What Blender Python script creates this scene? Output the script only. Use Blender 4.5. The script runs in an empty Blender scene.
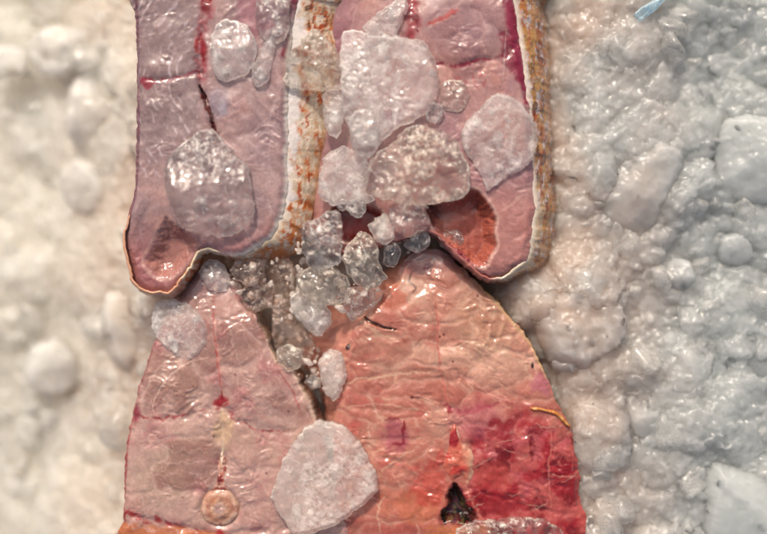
import bpy, math, random
import numpy as np
from mathutils import Vector

R = math.radians
S = 0.00045            # one layout unit in metres (the whole view is about 34 cm wide)
CX, CY = 383.5, 267.0
HC = 1050.0            # camera height in layout units

sc = bpy.context.scene
# ------------------------------------------------------------------ camera, light
cam = bpy.data.cameras.new("camera")
camo = bpy.data.objects.new("camera", cam)
sc.collection.objects.link(camo)
camo.location = (0, 0, HC * S)
camo.rotation_euler = (0, 0, 0)
cam.sensor_fit = 'HORIZONTAL'
cam.angle = 2 * math.atan(383.5 / 1000.0)
cam.clip_start = 0.01
cam.clip_end = 50
cam.dof.use_dof = True
cam.dof.focus_distance = (HC - 58) * S
cam.dof.aperture_fstop = (cam.lens / 1000.0) / (80 * S)
sc.camera = camo

w = bpy.data.worlds.new("World")
sc.world = w
w.use_nodes = True
nt = w.node_tree
sky = nt.nodes.new('ShaderNodeTexSky')
sky.sky_type = 'NISHITA'
sky.sun_disc = False
SUN_EL, SUN_AZ = 44, -14         # azimuth from the top of the picture, clockwise
sky.sun_elevation = R(SUN_EL)
sky.sun_rotation = R(SUN_AZ)
sky.air_density = 0.7
sky.dust_density = 7.0
sky.ozone_density = 0.2
nt.links.new(sky.outputs[0], nt.nodes['Background'].inputs[0])
nt.nodes['Background'].inputs[1].default_value = 0.14

sun = bpy.data.lights.new("sun", 'SUN')
sun.energy = 3.0
sun.angle = R(2.5)
sun.color = (1.0, 0.90, 0.76)
suno = bpy.data.objects.new("sun", sun)
sc.collection.objects.link(suno)
dv = Vector((math.sin(R(SUN_AZ)) * math.cos(R(SUN_EL)), math.cos(R(SUN_AZ)) * math.cos(R(SUN_EL)), math.sin(R(SUN_EL))))
suno.rotation_euler = dv.to_track_quat('Z', 'Y').to_euler()
suno.location = (0, 0.3, 1)

sc.view_settings.view_transform = 'Standard'
sc.view_settings.look = 'None'
sc.view_settings.exposure = 0.08
sc.view_settings.gamma = 1.0
sc.cycles.max_bounces = 20
sc.cycles.transmission_bounces = 16
sc.cycles.transparent_max_bounces = 24
sc.cycles.diffuse_bounces = 5
sc.cycles.glossy_bounces = 4
sc.cycles.sample_clamp_indirect = 6

# ------------------------------------------------------------------ numeric helpers
def _hash(ix, iy, iz, seed):
    h = (ix * 374761393 + iy * 668265263 + iz * 2147483647 + seed * 974634777) & 0xffffffff
    h = ((h ^ (h >> 13)) * 1274126177) & 0xffffffff
    h = ((h ^ (h >> 15)) * 2246822519) & 0xffffffff
    return (h ^ (h >> 16)) / 4294967295.0

def vnoise(p, seed=0):
    """smooth value noise, -1..1; p (N,2) or (N,3)"""
    p = np.asarray(p, float)
    if p.shape[1] == 2:
        p = np.column_stack([p, np.full(len(p), 0.37)])
        flat = True
    else:
        flat = False
    i = np.floor(p).astype(np.int64)
    f = p - i
    f = f * f * f * (f * (f * 6 - 15) + 10)
    out = np.zeros(len(p))
    for dz in ((0,) if flat else (0, 1)):
        wz = 1.0 if flat else (f[:, 2] if dz else 1 - f[:, 2])
        for dy in (0, 1):
            wy = f[:, 1] if dy else 1 - f[:, 1]
            for dx in (0, 1):
                wx = f[:, 0] if dx else 1 - f[:, 0]
                out += wx * wy * wz * _hash(i[:, 0] + dx, i[:, 1] + dy, i[:, 2] + dz, seed)
    return out * 2 - 1

ROT = np.array([[0.8, 0.6], [-0.6, 0.8]])
def fbm(p, octv=4, seed=0, gain=0.5):
    p = np.asarray(p, float).copy()
    a, s, t = 1.0, 0.0, 0.0
    for k in range(octv):
        s = s + a * vnoise(p, seed + k * 17)
        t += a
        a *= gain
        if p.shape[1] == 2:
            p = p @ ROT.T * 2.03 + 5.1
        else:
            p = p * 2.03 + 5.1
            p = p[:, [1, 2, 0]]
    return s / t

def worley(p, seed=0):
    p = np.asarray(p, float)
    i = np.floor(p).astype(np.int64)
    f1 = np.full(len(p), 9.0); f2 = np.full(len(p), 9.0); cid = np.zeros(len(p))
    for dx in (-1, 0, 1):
        for dy in (-1, 0, 1):
            cx, cy = i[:, 0] + dx, i[:, 1] + dy
            z = np.zeros_like(cx)
            d = np.hypot(cx + _hash(cx, cy, z, seed) - p[:, 0], cy + _hash(cx, cy, z, seed + 5) - p[:, 1])
            c = _hash(cx, cy, z, seed + 9)
            near = d < f1
            f2 = np.where(near, f1, np.minimum(f2, d))
            cid = np.where(near, c, cid)
            f1 = np.where(near, d, f1)
    return f1, f2, cid

def chips(P, size, seed):
    """relief of small tilted facets with broken edges, about -1..1"""
    p = P / size + 0.35 * np.column_stack([fbm(P / size / 0.8, 2, seed), fbm(P / size / 0.8, 2, seed + 3)])
    i = np.floor(p).astype(np.int64)
    f1 = np.full(len(p), 9.0); out = np.zeros(len(p))
    for dx in (-1, 0, 1):
        for dy in (-1, 0, 1):
            cx, cy = i[:, 0] + dx, i[:, 1] + dy
            z = np.zeros_like(cx)
            qx = p[:, 0] - cx - _hash(cx, cy, z, seed); qy = p[:, 1] - cy - _hash(cx, cy, z, seed + 5)
            d = np.hypot(qx, qy)
            h = qx * (_hash(cx, cy, z, seed + 7) * 2 - 1) * 1.5 + qy * (_hash(cx, cy, z, seed + 8) * 2 - 1) * 1.5 + (_hash(cx, cy, z, seed + 9) - 0.5) * 0.5
            m = d < f1
            out = np.where(m, h, out); f1 = np.where(m, d, f1)
    return out

def smooth(a, b, x):
    t = np.clip((x - a) / (b - a + 1e-9), 0, 1)
    return t * t * (3 - 2 * t)

def spline(pts, closed=True, step=1.6, soft=1.0):
    """Catmull-Rom through pts (any number of columns), resampled at an even step"""
    P = np.array(pts, float)
    n = len(P)
    out = []
    segs = n if closed else n - 1
    for k in range(segs):
        if closed:
            a, b, c, d = P[(k - 1) % n], P[k], P[(k + 1) % n], P[(k + 2) % n]
        else:
            a, b, c, d = P[max(k - 1, 0)], P[k], P[k + 1], P[min(k + 2, n - 1)]
        L = np.hypot(*(c - b)[:2])
        m = max(2, int(L / 0.7))
        t = (np.arange(m) / m)[:, None]
        cr = 0.5 * ((2 * b) + (-a + c) * t + (2 * a - 5 * b + 4 * c - d) * t ** 2 + (-a + 3 * b - 3 * c + d) * t ** 3)
        ln = b + (c - b) * t
        out.append(cr * soft + ln * (1 - soft))
    Q = np.vstack(out)
    if not closed:
        Q = np.vstack([Q, P[-1:]])
    E = np.vstack([Q, Q[:1]]) if closed else Q
    s = np.concatenate([[0], np.cumsum(np.hypot(*np.diff(E[:, :2], axis=0).T))])
    m = max(6, int(s[-1] / step))
    u = np.linspace(0, s[-1], m, endpoint=not closed)
    return np.column_stack([np.interp(u, s, E[:, j]) for j in range(E.shape[1])])

def ragged(Q, amp=1.0, seed=1):
    """the same outline with an uneven cut"""
    n = np.column_stack([fbm(Q[:, :2] / 9.0, 4, seed, 0.65), fbm(Q[:, :2] / 9.0, 4, seed + 5, 0.65)])
    R_ = Q.copy(); R_[:, :2] += n * amp * 2
    return R_

def inside(P, poly):
    x, y = P[:, 0], P[:, 1]
    r = np.zeros(len(P), bool)
    n = len(poly)
    for k in range(n):
        x0, y0 = poly[k - 1, :2]; x1, y1 = poly[k, :2]
        if y0 == y1: continue
        c = (y0 > y) != (y1 > y)
        r ^= c & (x < (x1 - x0) * (y - y0) / (y1 - y0) + x0)
    return r

def pdist(P, line, closed=False):
    """distance to a polyline and position along it 0..1"""
    line = np.asarray(line, float)[:, :2]
    E = np.vstack([line, line[:1]]) if closed else line
    best = np.full(len(P), 1e9); arg = np.zeros(len(P)); near = np.zeros((len(P), 2))
    n = len(E) - 1
    for k in range(n):
        a, b = E[k], E[k + 1]
        ab = b - a
        t = np.clip(((P - a) @ ab) / (ab @ ab + 1e-12), 0, 1)
        q = a + t[:, None] * ab
        d = np.hypot(P[:, 0] - q[:, 0], P[:, 1] - q[:, 1])
        m = d < best
        best[m] = d[m]; arg[m] = (k + t[m]) / n; near[m] = q[m]
    return best, arg, near

def lin(c):
    c = np.asarray(c, float) / 255.0
    return np.where(c <= 0.04045, c / 12.92, ((c + 0.055) / 1.055) ** 2.4)

class Paint:
    """pigment of a surface, per point"""
    def __init__(s, P, base):
        s.P = P
        s.c = np.tile(lin(base), (len(P), 1))
    def mix(s, col, m):
        m = np.clip(m, 0, 1)[:, None]
        s.c = s.c * (1 - m) + (lin(col) if np.ndim(col) == 1 else col) * m
    def blob(s, x, y, r, col, k=1.0, rag=0.4, seed=1, ry=None, fs=9.0):
        ry = ry or r
        d = np.hypot((s.P[:, 0] - x) / r, (s.P[:, 1] - y) / ry) + rag * fbm(s.P / fs, 3, seed)
        s.mix(col, k * (1 - smooth(0.55, 1.15, d)))
    def line(s, pts, wd, col, k=1.0, rag=1.5, seed=3, brk=0.0, taper=True, fs=7.0):
        W = s.P + rag * np.column_stack([fbm(s.P / fs, 3, seed), fbm(s.P / fs, 3, seed + 50)])
        L = spline(pts, closed=False, step=4) if len(pts) > 2 else np.array(pts, float)
        lo, hi = L[:, :2].min(0) - wd * 3 - rag * 2, L[:, :2].max(0) + wd * 3 + rag * 2
        sel = np.where(((W > lo) & (W < hi)).all(1))[0]
        if not len(sel): return
        d, t, _ = pdist(W[sel], L)
        ww = wd * (0.35 + 0.65 * np.sin(np.pi * np.clip(t, 0.05, 0.95))) if taper else wd
        m = np.zeros(len(s.P))
        mm = 1 - smooth(0.35 * ww, 1.2 * ww, d)
        if brk: mm = mm * smooth(brk - 0.35, brk + 0.25, 0.5 + 0.8 * fbm(s.P[sel] / 6.0, 3, seed + 9))
        m[sel] = mm
        s.mix(col, k * m)

# ------------------------------------------------------------------ mesh building
def W2(P, z):
    return np.column_stack([(P[:, 0] - CX) * S, (CY - P[:, 1]) * S, np.asarray(z) * S])

def make_mesh(name, V, quads=None, tris=None, ngons=None, attrs=None, mat=None, parent=None, origin=None, smooth_shade=True):
    me = bpy.data.meshes.new(name)
    loops, starts, tot = [], [], 0
    for F in (quads, tris):
        if F is not None and len(F):
            F = np.asarray(F, np.int32)
            k = F.shape[1]
            starts.append(tot + np.arange(len(F), dtype=np.int32) * k)
            loops.append(F.ravel()); tot += F.size
    for F in (ngons or []):
        starts.append(np.array([tot], np.int32)); loops.append(np.asarray(F, np.int32)); tot += len(F)
    if origin is None:
        lo, hi = V.min(0), V.max(0)
        origin = np.array([(lo[0] + hi[0]) / 2, (lo[1] + hi[1]) / 2, lo[2]])
    me.vertices.add(len(V))
    me.vertices.foreach_set("co", (V - origin).astype(np.float32).ravel())
    loops = np.concatenate(loops); starts = np.concatenate(starts)
    me.loops.add(len(loops)); me.loops.foreach_set("vertex_index", loops)
    me.polygons.add(len(starts)); me.polygons.foreach_set("loop_start", starts)
    me.update(calc_edges=True)
    me.validate()
    if attrs:
        for an, A in attrs.items():
            if A.ndim == 2:
                at = me.attributes.new(an, 'FLOAT_COLOR', 'POINT')
                at.data.foreach_set("color", np.column_stack([A, np.ones(len(A))]).astype(np.float32).ravel())
            else:
                at = me.attributes.new(an, 'FLOAT', 'POINT')
                at.data.foreach_set("value", A.astype(np.float32))
    if smooth_shade:
        me.polygons.foreach_set("use_smooth", np.ones(len(me.polygons), bool))
    if mat: me.materials.append(mat)
    o = bpy.data.objects.new(name, me)
    sc.collection.objects.link(o)
    if parent is not None:
        o.parent = parent
        o.location = Vector(origin) - parent.location
    else:
        o.location = Vector(origin)
    return o

def grid_in(poly, step):
    """square grid cells inside the outline, rim points pulled onto it. -> P, quads, rim loops, distance to rim"""
    lo, hi = poly[:, :2].min(0) - step, poly[:, :2].max(0) + step
    nx, ny = int((hi[0] - lo[0]) / step) + 2, int((hi[1] - lo[1]) / step) + 2
    gx, gy = np.meshgrid(lo[0] + np.arange(nx) * step, lo[1] + np.arange(ny) * step, indexing='ij')
    P = np.column_stack([gx.ravel(), gy.ravel()])
    d, _, near = pdist(P, poly, True)
    ins = inside(P, poly)
    ok = (ins | (d < 0.45 * step)).reshape(nx, ny)
    cell = ok[:-1, :-1] & ok[1:, :-1] & ok[1:, 1:] & ok[:-1, 1:]
    idx = np.arange(nx * ny).reshape(nx, ny)
    ci, cj = np.where(cell)
    Q = np.column_stack([idx[ci, cj], idx[ci, cj + 1], idx[ci + 1, cj + 1], idx[ci + 1, cj]])   # y is flipped later: faces up
    # rim edges: directed edges without a twin
    E = np.vstack([Q[:, [0, 1]], Q[:, [1, 2]], Q[:, [2, 3]], Q[:, [3, 0]]])
    N = nx * ny
    key = E[:, 0].astype(np.int64) * N + E[:, 1]
    rev = E[:, 1].astype(np.int64) * N + E[:, 0]
    rim = E[~np.isin(key, rev)]
    used = np.unique(Q)
    rv = np.unique(rim)
    P[rv] = near[rv]
    remap = -np.ones(N, np.int64); remap[used] = np.arange(len(used))
    dd = d[used]; dd[remap[rv]] = 0
    Q = remap[Q]; rim = remap[rim]
    return P[used], Q, rim, dd

def rim_loop(rim):
    nxt = {}
    for a, b in rim: nxt.setdefault(int(a), int(b))
    best = []
    seen = set()
    for s0 in nxt:
        if s0 in seen: continue
        L, v = [], s0
        while v not in seen and v in nxt:
            seen.add(v); L.append(v); v = nxt[v]
        if len(L) > len(best): best = L
    return best

def ico(sub):
    import bmesh
    bm = bmesh.new(); bmesh.ops.create_icosphere(bm, subdivisions=sub, radius=1.0)
    V = np.array([v.co[:] for v in bm.verts]); F = np.array([[v.index for v in f.verts] for f in bm.faces]); bm.free()
    return V, F

def slab(name, poly, step, ztop, zbot, bubbles=0, bseed=1, crack_k=0.5, crumple=None, **kw):
    """closed piece: a top sheet and a bottom sheet inside one outline. ztop, zbot are functions (P, d)"""
    P, Q, rim, d = grid_in(poly, step)
    zt, zb = ztop(P, d), zbot(P, d)
    n = len(P)
    V = np.vstack([W2(P, zt), W2(P, np.minimum(zb, zt - 0.3))])
    sides = np.column_stack([rim[:, 1], rim[:, 0], rim[:, 0] + n, rim[:, 1] + n])
    quads = np.vstack([Q, Q[:, ::-1] + n, sides])
    fr = np.clip(0.55 * (1 - smooth(0.3, 2.2, d + 0.8 * fbm(P / 3.0, 2, bseed))) * smooth(-0.4, 0.3, fbm(P / 14.0, 2, bseed + 1)), 0, 1)
    if crack_k:
        ca, cb, _ = worley(P / 13.0 + 0.5 * np.column_stack([fbm(P / 8.0, 3, bseed), fbm(P / 8.0, 3, bseed + 2)]), bseed)
        fr = fr + crack_k * (1 - smooth(0.0, 0.09, cb - ca)) * smooth(-0.15, 0.3, fbm(P / 11.0, 3, bseed + 4))
        fr = fr + crack_k * 0.8 * (1 - smooth(0.0, 0.07, np.abs(fbm(P / 9.0, 4, bseed + 6)))) * smooth(0.0, 0.3, fbm(P / 12.0, 2, bseed + 7))
    if crumple is not None:
        fr = fr * 0.9 + crumple(P) * smooth(-0.25, 0.3, fbm(P / 4.0, 3, bseed + 12, 0.6)) * smooth(0, 4, d)
    frost = [np.clip(fr, 0, 0.9), np.clip(fr * 0.3, 0, 0.9)]
    tris = None
    if bubbles:
        # trapped air: little bubbles and flat healed cracks, walls facing inwards
        g = np.random.default_rng(bseed)
        BV, BF = ico(2)
        zb2 = np.minimum(zb, zt - 0.3)
        ok = np.where((d > 3) & (zt - zb2 > 4))[0]
        vs, fs, base = [V], [], len(V)
        for k in range(bubbles if len(ok) else 0):
            j = ok[g.integers(len(ok))]
            th = zt[j] - zb2[j]
            crack = k % 3 == 0
            r = g.uniform(0.5, 1.3) if not crack else min(g.uniform(2.5, 8.0), d[j] * 0.8)
            sc3 = np.array([r, r * g.uniform(0.5, 1), 0.22 if crack else r * g.uniform(0.7, 1.4)])
            hz = max(th * 0.32, 0.3) if crack else th * 0.5
            X = BV * (1 + 0.25 * vnoise(BV * 2 + k, bseed))[:, None] * sc3
            a, tlt = g.uniform(0, 6.28), (g.uniform(-0.5, 0.5) * min(1, hz / max(r, .1)) if crack else 0)
            X[:, 2] += X[:, 0] * tlt + (0.08 * X[:, 0] * X[:, 1] if crack else 0)
            X = np.column_stack([X[:, 0] * math.cos(a) - X[:, 1] * math.sin(a), X[:, 0] * math.sin(a) + X[:, 1] * math.cos(a), X[:, 2]])
            m_ = np.abs(X[:, 2]).max()
            if m_ * 2 > th - 1.2: X[:, 2] *= max(0.1, (th - 1.2) / 2 / m_)
            m_ = np.abs(X[:, 2]).max()
            zc = g.uniform(zb2[j] + m_ + 0.5, max(zt[j] - m_ - 0.5, zb2[j] + m_ + 0.51))
            vs.append(np.column_stack([(P[j, 0] - CX + X[:, 0]) * S, (CY - P[j, 1] + X[:, 1]) * S, (zc + X[:, 2]) * S]))
            fs.append(BF[:, ::-1] + base); base += len(BV); frost.append(np.zeros(len(BV)))
        if fs: V, tris = np.vstack(vs), np.vstack(fs)
    return make_mesh(name, V, quads=quads, tris=tris, attrs={"Frost": np.concatenate(frost), "Air": np.full(len(V), 0.85)}, **kw)

# ------------------------------------------------------------------ materials
def mat_new(name):
    m = bpy.data.materials.new(name)
    m.use_nodes = True
    n = m.node_tree.nodes
    for x in list(n): n.remove(x)
    return m, n, m.node_tree.links

def noise_node(n, l, scale, detail=4, rough=0.55, dist=0.0, coord=None):
    t = n.new('ShaderNodeTexNoise')
    t.inputs['Scale'].default_value = scale
    t.inputs['Detail'].default_value = detail
    t.inputs['Roughness'].default_value = rough
    t.inputs['Distortion'].default_value = dist
    if coord is not None: l.new(coord, t.inputs['Vector'])
    return t

def ramp(n, l, src, a, b, v0, v1):
    r = n.new('ShaderNodeMapRange')
    r.inputs['From Min'].default_value = a; r.inputs['From Max'].default_value = b
    r.inputs['To Min'].default_value = v0; r.inputs['To Max'].default_value = v1
    l.new(src, r.inputs['Value'])
    return r.outputs[0]

def flesh_material(name, rough=0.17, coat=1.0, sss=0.5, bump=0.12, fine=420, rad=0.003, blotch=0.22, gain=0.55, sat=0.97):
    m, n, l = mat_new(name)
    out = n.new('ShaderNodeOutputMaterial')
    b = n.new('ShaderNodeBsdfPrincipled')
    a = n.new('ShaderNodeAttribute'); a.attribute_name = "Col"
    tc = n.new('ShaderNodeTexCoord')
    o = tc.outputs['Object']
    n1 = noise_node(n, l, 420, 8, 0.7, 0.8, o)
    hsv = n.new('ShaderNodeHueSaturation')
    l.new(a.outputs['Color'], hsv.inputs['Color'])
    hsv.inputs['Saturation'].default_value = sat
    l.new(ramp(n, l, n1.outputs[0], 0.3, 0.7, gain * (1 - blotch), gain * (1 + blotch)), hsv.inputs['Value'])
    l.new(hsv.outputs[0], b.inputs['Base Color'])
    n2 = noise_node(n, l, 420, 3, 0.5, 0.2, o)
    l.new(ramp(n, l, n2.outputs[0], 0.35, 0.7, rough * 0.6, rough * 1.9), b.inputs['Roughness'])
    b.inputs['IOR'].default_value = 1.38
    b.inputs['Subsurface Weight'].default_value = sss
    b.inputs['Subsurface Radius'].default_value = (1.0, 0.45, 0.3)
    b.inputs['Subsurface Scale'].default_value = rad
    b.inputs['Coat Weight'].default_value = coat
    b.inputs['Coat Roughness'].default_value = 0.06
    b.inputs['Coat IOR'].default_value = 1.36
    n3 = noise_node(n, l, fine, 2, 0.5, 0.8, o)
    bp = n.new('ShaderNodeBump')
    aw = n.new('ShaderNodeAttribute'); aw.attribute_name = "Wet"
    l.new(ramp(n, l, aw.outputs['Fac'], 0.0, 1.0, bump * 0.15, bump), bp.inputs['Strength'])
    bp.inputs['Distance'].default_value = 0.0011
    l.new(n3.outputs[0], bp.inputs['Height'])
    l.new(bp.outputs[0], b.inputs['Normal'])
    l.new(bp.outputs[0], b.inputs['Coat Normal'])
    l.new(b.outputs[0], out.inputs[0])
    return m

def ice_material(name, lo, hi, tint=(0.97, 0.98, 0.98), rough=0.04, frost=(0.90, 0.88, 0.87), fscale=170, clear=0.25, bump=0.28, speck=0.2, bscale=520, rvar=0.1):
    """glassy ice with milky clouds of trapped air: lo..hi is the share of milk"""
    m, n, l = mat_new(name)
    out = n.new('ShaderNodeOutputMaterial')
    tc = n.new('ShaderNodeTexCoord'); o = tc.outputs['Object']
    bp = n.new('ShaderNodeBump'); bp.inputs['Strength'].default_value = bump; bp.inputs['Distance'].default_value = 0.0007
    nb = noise_node(n, l, bscale, 3, 0.5, 0.3, o)
    l.new(nb.outputs[0], bp.inputs['Height'])
    g = n.new('ShaderNodeBsdfPrincipled')
    g.inputs['Base Color'].default_value = (*tint, 1); g.inputs['IOR'].default_value = 1.31
    g.inputs['Transmission Weight'].default_value = 1.0
    nr = noise_node(n, l, 220, 3, 0.6, 0.3, o)
    l.new(ramp(n, l, nr.outputs[0], 0.42, 0.62, rough, rough + rvar), g.inputs['Roughness'])
    l.new(bp.outputs[0], g.inputs['Normal'])
    tr = n.new('ShaderNodeBsdfTransparent'); tr.inputs[0].default_value = (*tint, 1)
    mg = n.new('ShaderNodeMixShader'); mg.inputs[0].default_value = clear
    l.new(g.outputs[0], mg.inputs[1]); l.new(tr.outputs[0], mg.inputs[2])
    p = n.new('ShaderNodeBsdfPrincipled')
    p.inputs['Base Color'].default_value = (*frost, 1)
    p.inputs['Roughness'].default_value = 0.22
    p.inputs['IOR'].default_value = 1.31
    l.new(bp.outputs[0], p.inputs['Normal'])
    for q in (g, p):      # the film of meltwater
        q.inputs['Coat Weight'].default_value = 1.0; q.inputs['Coat Roughness'].default_value = 0.04; q.inputs['Coat IOR'].default_value = 1.5
    tl = n.new('ShaderNodeBsdfTranslucent'); tl.inputs[0].default_value = (*frost, 1)
    mf = n.new('ShaderNodeMixShader'); mf.inputs[0].default_value = 0.5
    l.new(p.outputs[0], mf.inputs[1]); l.new(tl.outputs[0], mf.inputs[2])
    n1 = noise_node(n, l, fscale, 5, 0.65, 1.2, o)
    f = ramp(n, l, n1.outputs[0], 0.40, 0.66, lo, hi)
    n2 = noise_node(n, l, 1100, 3, 0.7, 0.0, o)
    f2 = ramp(n, l, n2.outputs[0], 0.56, 0.70, 0.0, speck)
    ad0 = n.new('ShaderNodeMath'); ad0.operation = 'ADD'; ad0.use_clamp = True
    l.new(f, ad0.inputs[0]); l.new(f2, ad0.inputs[1])
    fa = n.new('ShaderNodeAttribute'); fa.attribute_name = 'Frost'
    ad = n.new('ShaderNodeMath'); ad.operation = 'ADD'; ad.use_clamp = True
    l.new(ad0.outputs[0], ad.inputs[0]); l.new(fa.outputs['Fac'], ad.inputs[1])
    mx = n.new('ShaderNodeMixShader')
    l.new(ad.outputs[0], mx.inputs[0]); l.new(mg.outputs[0], mx.inputs[1]); l.new(mf.outputs[0], mx.inputs[2])
    l.new(mx.outputs[0], out.inputs[0])
    return m

def bed_material(name, warm, cool, rough=0.1, sss=1.0, trans=0.42):
    """packed milky ice; warm light painted into its colour: cream on the left, greyer on the right"""
    m, n, l = mat_new(name)
    out = n.new('ShaderNodeOutputMaterial')
    b = n.new('ShaderNodeBsdfPrincipled')
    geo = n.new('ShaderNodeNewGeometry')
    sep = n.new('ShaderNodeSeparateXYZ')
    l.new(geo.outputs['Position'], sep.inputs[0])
    fx = ramp(n, l, sep.outputs[0], -0.09, 0.06, 0.0, 1.0)  # left-to-right ramp: the warmer light on the left, put into the ice colour
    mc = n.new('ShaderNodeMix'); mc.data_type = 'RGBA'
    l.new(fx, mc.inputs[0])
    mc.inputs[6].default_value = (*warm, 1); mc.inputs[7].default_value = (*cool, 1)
    n1 = noise_node(n, l, 60, 5, 0.6, 0.5, geo.outputs['Position'])
    hs = n.new('ShaderNodeHueSaturation')
    l.new(mc.outputs[2], hs.inputs['Color'])
    aa = n.new('ShaderNodeAttribute'); aa.attribute_name = 'Air'
    l.new(ramp(n, l, aa.outputs['Fac'], 0.0, 1.0, 0.88, 1.06), hs.inputs['Value'])
    # pinkish tint in the ice next to the steaks
    n3 = noise_node(n, l, 28, 3, 0.5, 0.3, geo.outputs['Position'])
    mp = n.new('ShaderNodeMix'); mp.data_type = 'RGBA'
    dx = n.new('ShaderNodeMath'); dx.operation = 'ABSOLUTE'; 
    sh = n.new('ShaderNodeMath'); sh.operation = 'ADD'; sh.inputs[1].default_value = 0.012
    l.new(sep.outputs[0], sh.inputs[0]); l.new(sh.outputs[0], dx.inputs[0])
    near = ramp(n, l, dx.outputs[0], 0.165, 0.09, 0.0, 1.0)
    mu = n.new('ShaderNodeMath'); mu.operation = 'MULTIPLY'
    l.new(near, mu.inputs[0]); l.new(ramp(n, l, n3.outputs[0], 0.35, 0.6, 0.12, 0.7), mu.inputs[1])
    l.new(mu.outputs[0], mp.inputs[0]); l.new(hs.outputs[0], mp.inputs[6])
    mp.inputs[7].default_value = (*lin((222, 188, 166)), 1)
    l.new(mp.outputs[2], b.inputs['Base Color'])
    n2 = noise_node(n, l, 180, 3, 0.5, 0.2, geo.outputs['Position'])
    l.new(ramp(n, l, n2.outputs[0], 0.35, 0.65, rough * 0.5, rough * 1.8), b.inputs['Roughness'])
    b.inputs['IOR'].default_value = 1.31
    b.inputs['Transmission Weight'].default_value = trans
    b.inputs['Subsurface Weight'].default_value = sss
    b.inputs['Subsurface Radius'].default_value = (1, 0.97, 0.92)
    b.inputs['Subsurface Scale'].default_value = 0.03
    bp = n.new('ShaderNodeBump'); bp.inputs['Strength'].default_value = 0.25; bp.inputs['Distance'].default_value = 0.001
    nb = noise_node(n, l, 320, 5, 0.62, 0.7, geo.outputs['Position'])
    l.new(nb.outputs[0], bp.inputs['Height']); l.new(bp.outputs[0], b.inputs['Normal'])
    l.new(b.outputs[0], out.inputs[0])
    return m

M_FLESH = flesh_material("raw_fish_flesh")
M_SKIN = flesh_material("fish_skin", rough=0.24, coat=0.8, sss=0.2, bump=0.15, fine=700, rad=0.001, blotch=0.2, gain=0.72, sat=1.0)
M_BONE = flesh_material("wet_bone", rough=0.18, coat=0.8, sss=0.5, bump=0.2, fine=900, rad=0.002, blotch=0.1)
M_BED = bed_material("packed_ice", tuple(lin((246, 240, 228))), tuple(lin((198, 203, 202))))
I_CLEAR = ice_material("clear_ice", 0.0, 0.12, rough=0.015, clear=0.3, frost=(0.93, 0.88, 0.84))
I_WARM = ice_material("clear_ice_warm", 0.0, 0.16, rough=0.015, clear=0.3, tint=(0.98, 0.96, 0.93), frost=(0.97, 0.90, 0.80), speck=0.15)
I_FROST = ice_material("frosted_ice", 0.12, 0.45, rough=0.05, rvar=0.2, clear=0.5, frost=(0.96, 0.92, 0.89), speck=0.2, fscale=60)
I_MILK = ice_material("milky_ice", 0.24, 0.46, rough=0.15, rvar=0.2, frost=(0.97, 0.92, 0.87), clear=0.5, speck=0.12, fscale=50)
I_GREY = ice_material("grey_ice", 0.0, 0.30, clear=0.45, tint=(0.97, 0.88, 0.82), frost=(0.84, 0.70, 0.62), speck=0.3)
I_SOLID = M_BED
I_OLD = ice_material("solid_white_ice", 0.35, 0.6, rough=0.12, rvar=0.2, frost=(0.80, 0.79, 0.76), clear=0.15, speck=0.3, fscale=80)
I_BLUE_GLINT = ice_material("blue_glint_ice", 0.25, 0.55, tint=(0.72, 0.90, 0.99), rough=0.05, frost=(0.70, 0.88, 0.97), clear=0.2, speck=0.2)  # a soft blue reflection painted as the colour of the ice

def tag(o, label=None, cat=None, group=None, kind=None):
    if label: o['label'] = label
    if cat: o['category'] = cat
    if group: o['group'] = group
    if kind: o['kind'] = kind
    return o

# ------------------------------------------------------------------ steaks
def root_at(name, x, y, z, label, cat, group=None):
    o = bpy.data.objects.new(name, None)
    sc.collection.objects.link(o)
    o.empty_display_size = 0.01
    o.location = ((x - CX) * S, (CY - y) * S, z * S)
    bpy.context.view_layer.update()
    return tag(o, label, cat, group)

TONE = np.array([1.02, 1.0, 0.96])
def flesh_part(name, out, height, paint, depth, parent, step=0.8, mat=None):
    """solid slice: a fine, modelled cut face inside the outline with a side wall"""
    P, Q, rim, d = grid_in(out, step)
    z = height(P, d)
    c = paint(P, d, z) * TONE
    n = len(P)
    L = rim_loop(rim)
    zl = z[L]
    V = [W2(P, z)]
    cols = [c]
    quads = [Q]
    base = n
    prev = np.array(L)
    K = 5
    for k in range(1, K + 1):
        zz = zl - (zl - (zl.mean() - depth)) * (k / K)
        V.append(W2(P[L], zz)); cols.append(c[L])
        cur = base + np.arange(len(L))
        quads.append(np.column_stack([np.roll(prev, -1), prev, cur, np.roll(cur, -1)]))
        prev = cur; base += len(L)
    return make_mesh(name, np.vstack(V), quads=np.vstack(quads), ngons=[prev[::-1]],
                     attrs={"Col": np.vstack(cols), "Wet": np.concatenate([wet_mask(P, int(abs(out[0, 0]) * 3 + 7))] + [np.full(len(L), 0.2)] * K)}, mat=mat or M_FLESH, parent=parent)

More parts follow.
